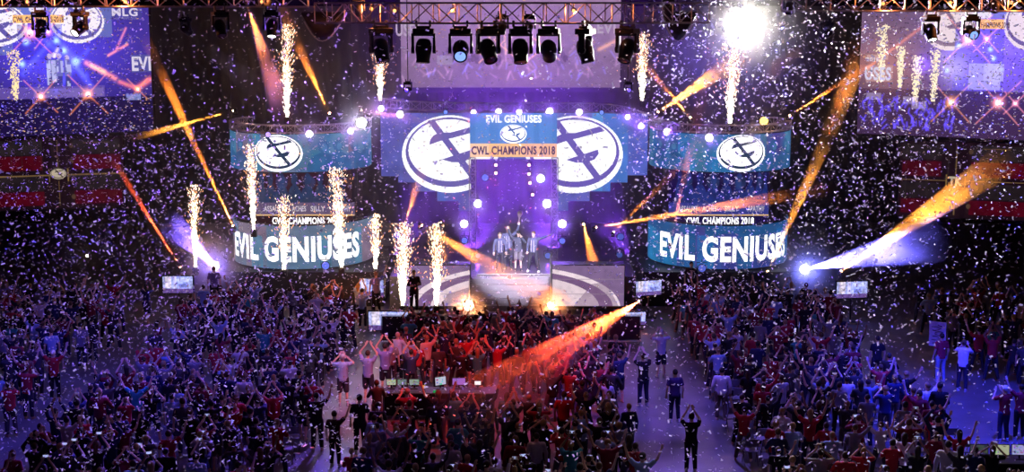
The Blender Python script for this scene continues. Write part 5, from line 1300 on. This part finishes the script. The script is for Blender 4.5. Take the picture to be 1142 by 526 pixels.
# ---------------------------------------------------------------- confetti in the air
def paper():
    m = bpy.data.materials.new('confetti_paper'); nt = nodes(m)
    o = nt.nodes.new('ShaderNodeOutputMaterial'); a = nt.nodes.new('ShaderNodeBsdfDiffuse'); b = nt.nodes.new('ShaderNodeBsdfTranslucent'); mx = nt.nodes.new('ShaderNodeMixShader'); mx.inputs[0].default_value = .5
    n = nt.nodes.new('ShaderNodeTexNoise'); n.inputs['Scale'].default_value = 20; r = nt.nodes.new('ShaderNodeMapRange'); r.inputs[3].default_value = .82; r.inputs[4].default_value = .95
    nt.links.new(n.outputs[0], r.inputs[0]); 
    for s in (a, b): nt.links.new(r.outputs[0], s.inputs['Color'])
    nt.links.new(a.outputs[0], mx.inputs[1]); nt.links.new(b.outputs[0], mx.inputs[2]); nt.links.new(mx.outputs[0], o.inputs['Surface']); return m
PAPER = paper()
def dens(px, py):
    """how thick the fall is across the hall: thick left, right and low, thin over the stage centre"""
    d = .55
    if px < 400: d = (1.5 if py > 330 else 1.2) if py > 140 else .4
    if 300 <= px < 440 and py < 330: d = .8
    if 440 <= px < 700: d = .42 if py < 330 else .65
    if px >= 700: d = 1.15 if py < 330 else .75
    if px > 1000 and py > 200: d = .5
    if px < 160 and py < 150: d = .7
    if 160 < px < 260 and py < 140: d = .35
    if 330 < px < 720 and py < 120: d = .3
    return d
NC = 29000; flakes = []
while len(flakes) < NC:
    px, py = R.uniform(-30, 1172), R.uniform(-20, 540)
    if R.random() > dens(px, py)/1.5: continue
    Y = R.uniform(20, 57.3)
    if R.random() < .35: Y = R.uniform(40, 57.5)
    p = P(px, py, Y)
    if p.z < .02 or p.z > 18.5: continue
    flakes.append(p)
def flake(p):
    e = Euler((R.uniform(-.9, .9), R.uniform(-.7, .7), R.uniform(0, PI))).to_matrix(); w, h = R.uniform(.052, .080)/2, R.uniform(.026, .036)/2
    if R.random() < .3: e = Euler((R.uniform(0, PI), R.uniform(0, PI), R.uniform(0, PI))).to_matrix()
    b = R.uniform(-.012, .012)
    return [e @ Vector(v) for v in ((-w, -h, b), (0, -h, 0), (w, -h, b), (w, h, b), (0, h, 0), (-w, h, b))]
flakes.sort(key=lambda p: (p-Vector((0, 0, CAM_Z))).length)
FM = []
for i in range(12):
    me = bpy.data.meshes.new('confetti_flake'); me.from_pydata([tuple(v) for v in flake(None)], [], [(0, 1, 4, 5), (1, 2, 3, 4)]); me.materials.append(PAPER); FM.append(me)
for p in flakes[:300]:
    o = bpy.data.objects.new('confetti_flake', R.choice(FM)); COL.objects.link(o); o.location = p; o.rotation_euler = (R.uniform(-.5, .5), R.uniform(-.5, .5), R.uniform(0, PI))
    tag(o, 'larger near flake of pale paper confetti falling through the air', 'confetti', 'near confetti flakes')
V, Fc = [], []
for p in flakes[300:]:
    s = len(V); V += [tuple(p+v) for v in flake(p)]; Fc += [(s, s+1, s+4, s+5), (s+1, s+2, s+3, s+4)]
o = raw('confetti', V, Fc, PAPER); tag(o, 'thousands of small paper confetti flakes filling the air of the hall', 'confetti', None, 'stuff')
# ---------------------------------------------------------------- world and washes
w = bpy.data.worlds.new('world'); sc.world = w; w.use_nodes = True
bgn = w.node_tree.nodes.get('Background') or w.node_tree.nodes.new('ShaderNodeBackground')
bgn.inputs[0].default_value = (.25, .16, .5, 1); bgn.inputs[1].default_value = .012
wash(455, 100, 57.2, (-12, 30, 8.5), (.19, .09, 1), 66000, 62, 'wash light on the stage rig above the left fountains')  # added in mid-air to back-light the confetti on the left
wash(700, 100, 57.2, (12, 30, 8.5), (.24, .15, 1), 40000, 62, 'wash light on the stage rig above the right fascia')  # its added counterpart for the confetti on the right
wash(300, 2, 40.5, (-13, 46, 0), (.08, .06, 1), 3600, 80, 'wash light on the inner end of the left straight truss')
wash(1110, 6, 38.5, (15, 43, 0), (.03, .035, 1), 26000, 46, 'wash light on the outer end of the right straight truss')
wash(880, 8, 40, (8, 46, 0), (.07, .06, 1), 3400, 70, 'wash light on the inner end of the right straight truss')
wash(-20, 6, 38.3, (-15, 44, 0), (.05, .05, 1), 5200, 50, 'wash light on the outer end of the left straight truss')
wash(400, 10, 39.6, (-5, 46, 0), (.7, .55, .75), 3600, 22, 'wash light left on the curved truss aimed at the left aisle')
wash(745, 10, 39.6, (4.6, 44, 0), (.16, .10, 1), 7000, 30, 'wash light right on the curved truss aimed at the right aisle')
wash(560, 30, 38.5, (-1.5, 44, 0), (1, .04, .05), 8000, 48, 'red wash light under the curved truss aimed at the standing crowd')
wash(590, 30, 38.5, (0.2, 59.6, 2), (.85, .75, 1), 95000, 11, 'white wash light under the curved truss aimed at the players')
sc.cycles.use_denoising = True
sc.cycles.max_bounces = 6; sc.cycles.diffuse_bounces = 2; sc.cycles.glossy_bounces = 2; sc.cycles.volume_bounces = 0; sc.cycles.transparent_max_bounces = 8
sc.cycles.sample_clamp_indirect = 4.0; sc.cycles.sample_clamp_direct = 0
sc.cycles.volume_step_rate = 3.0; sc.cycles.volume_max_steps = 64
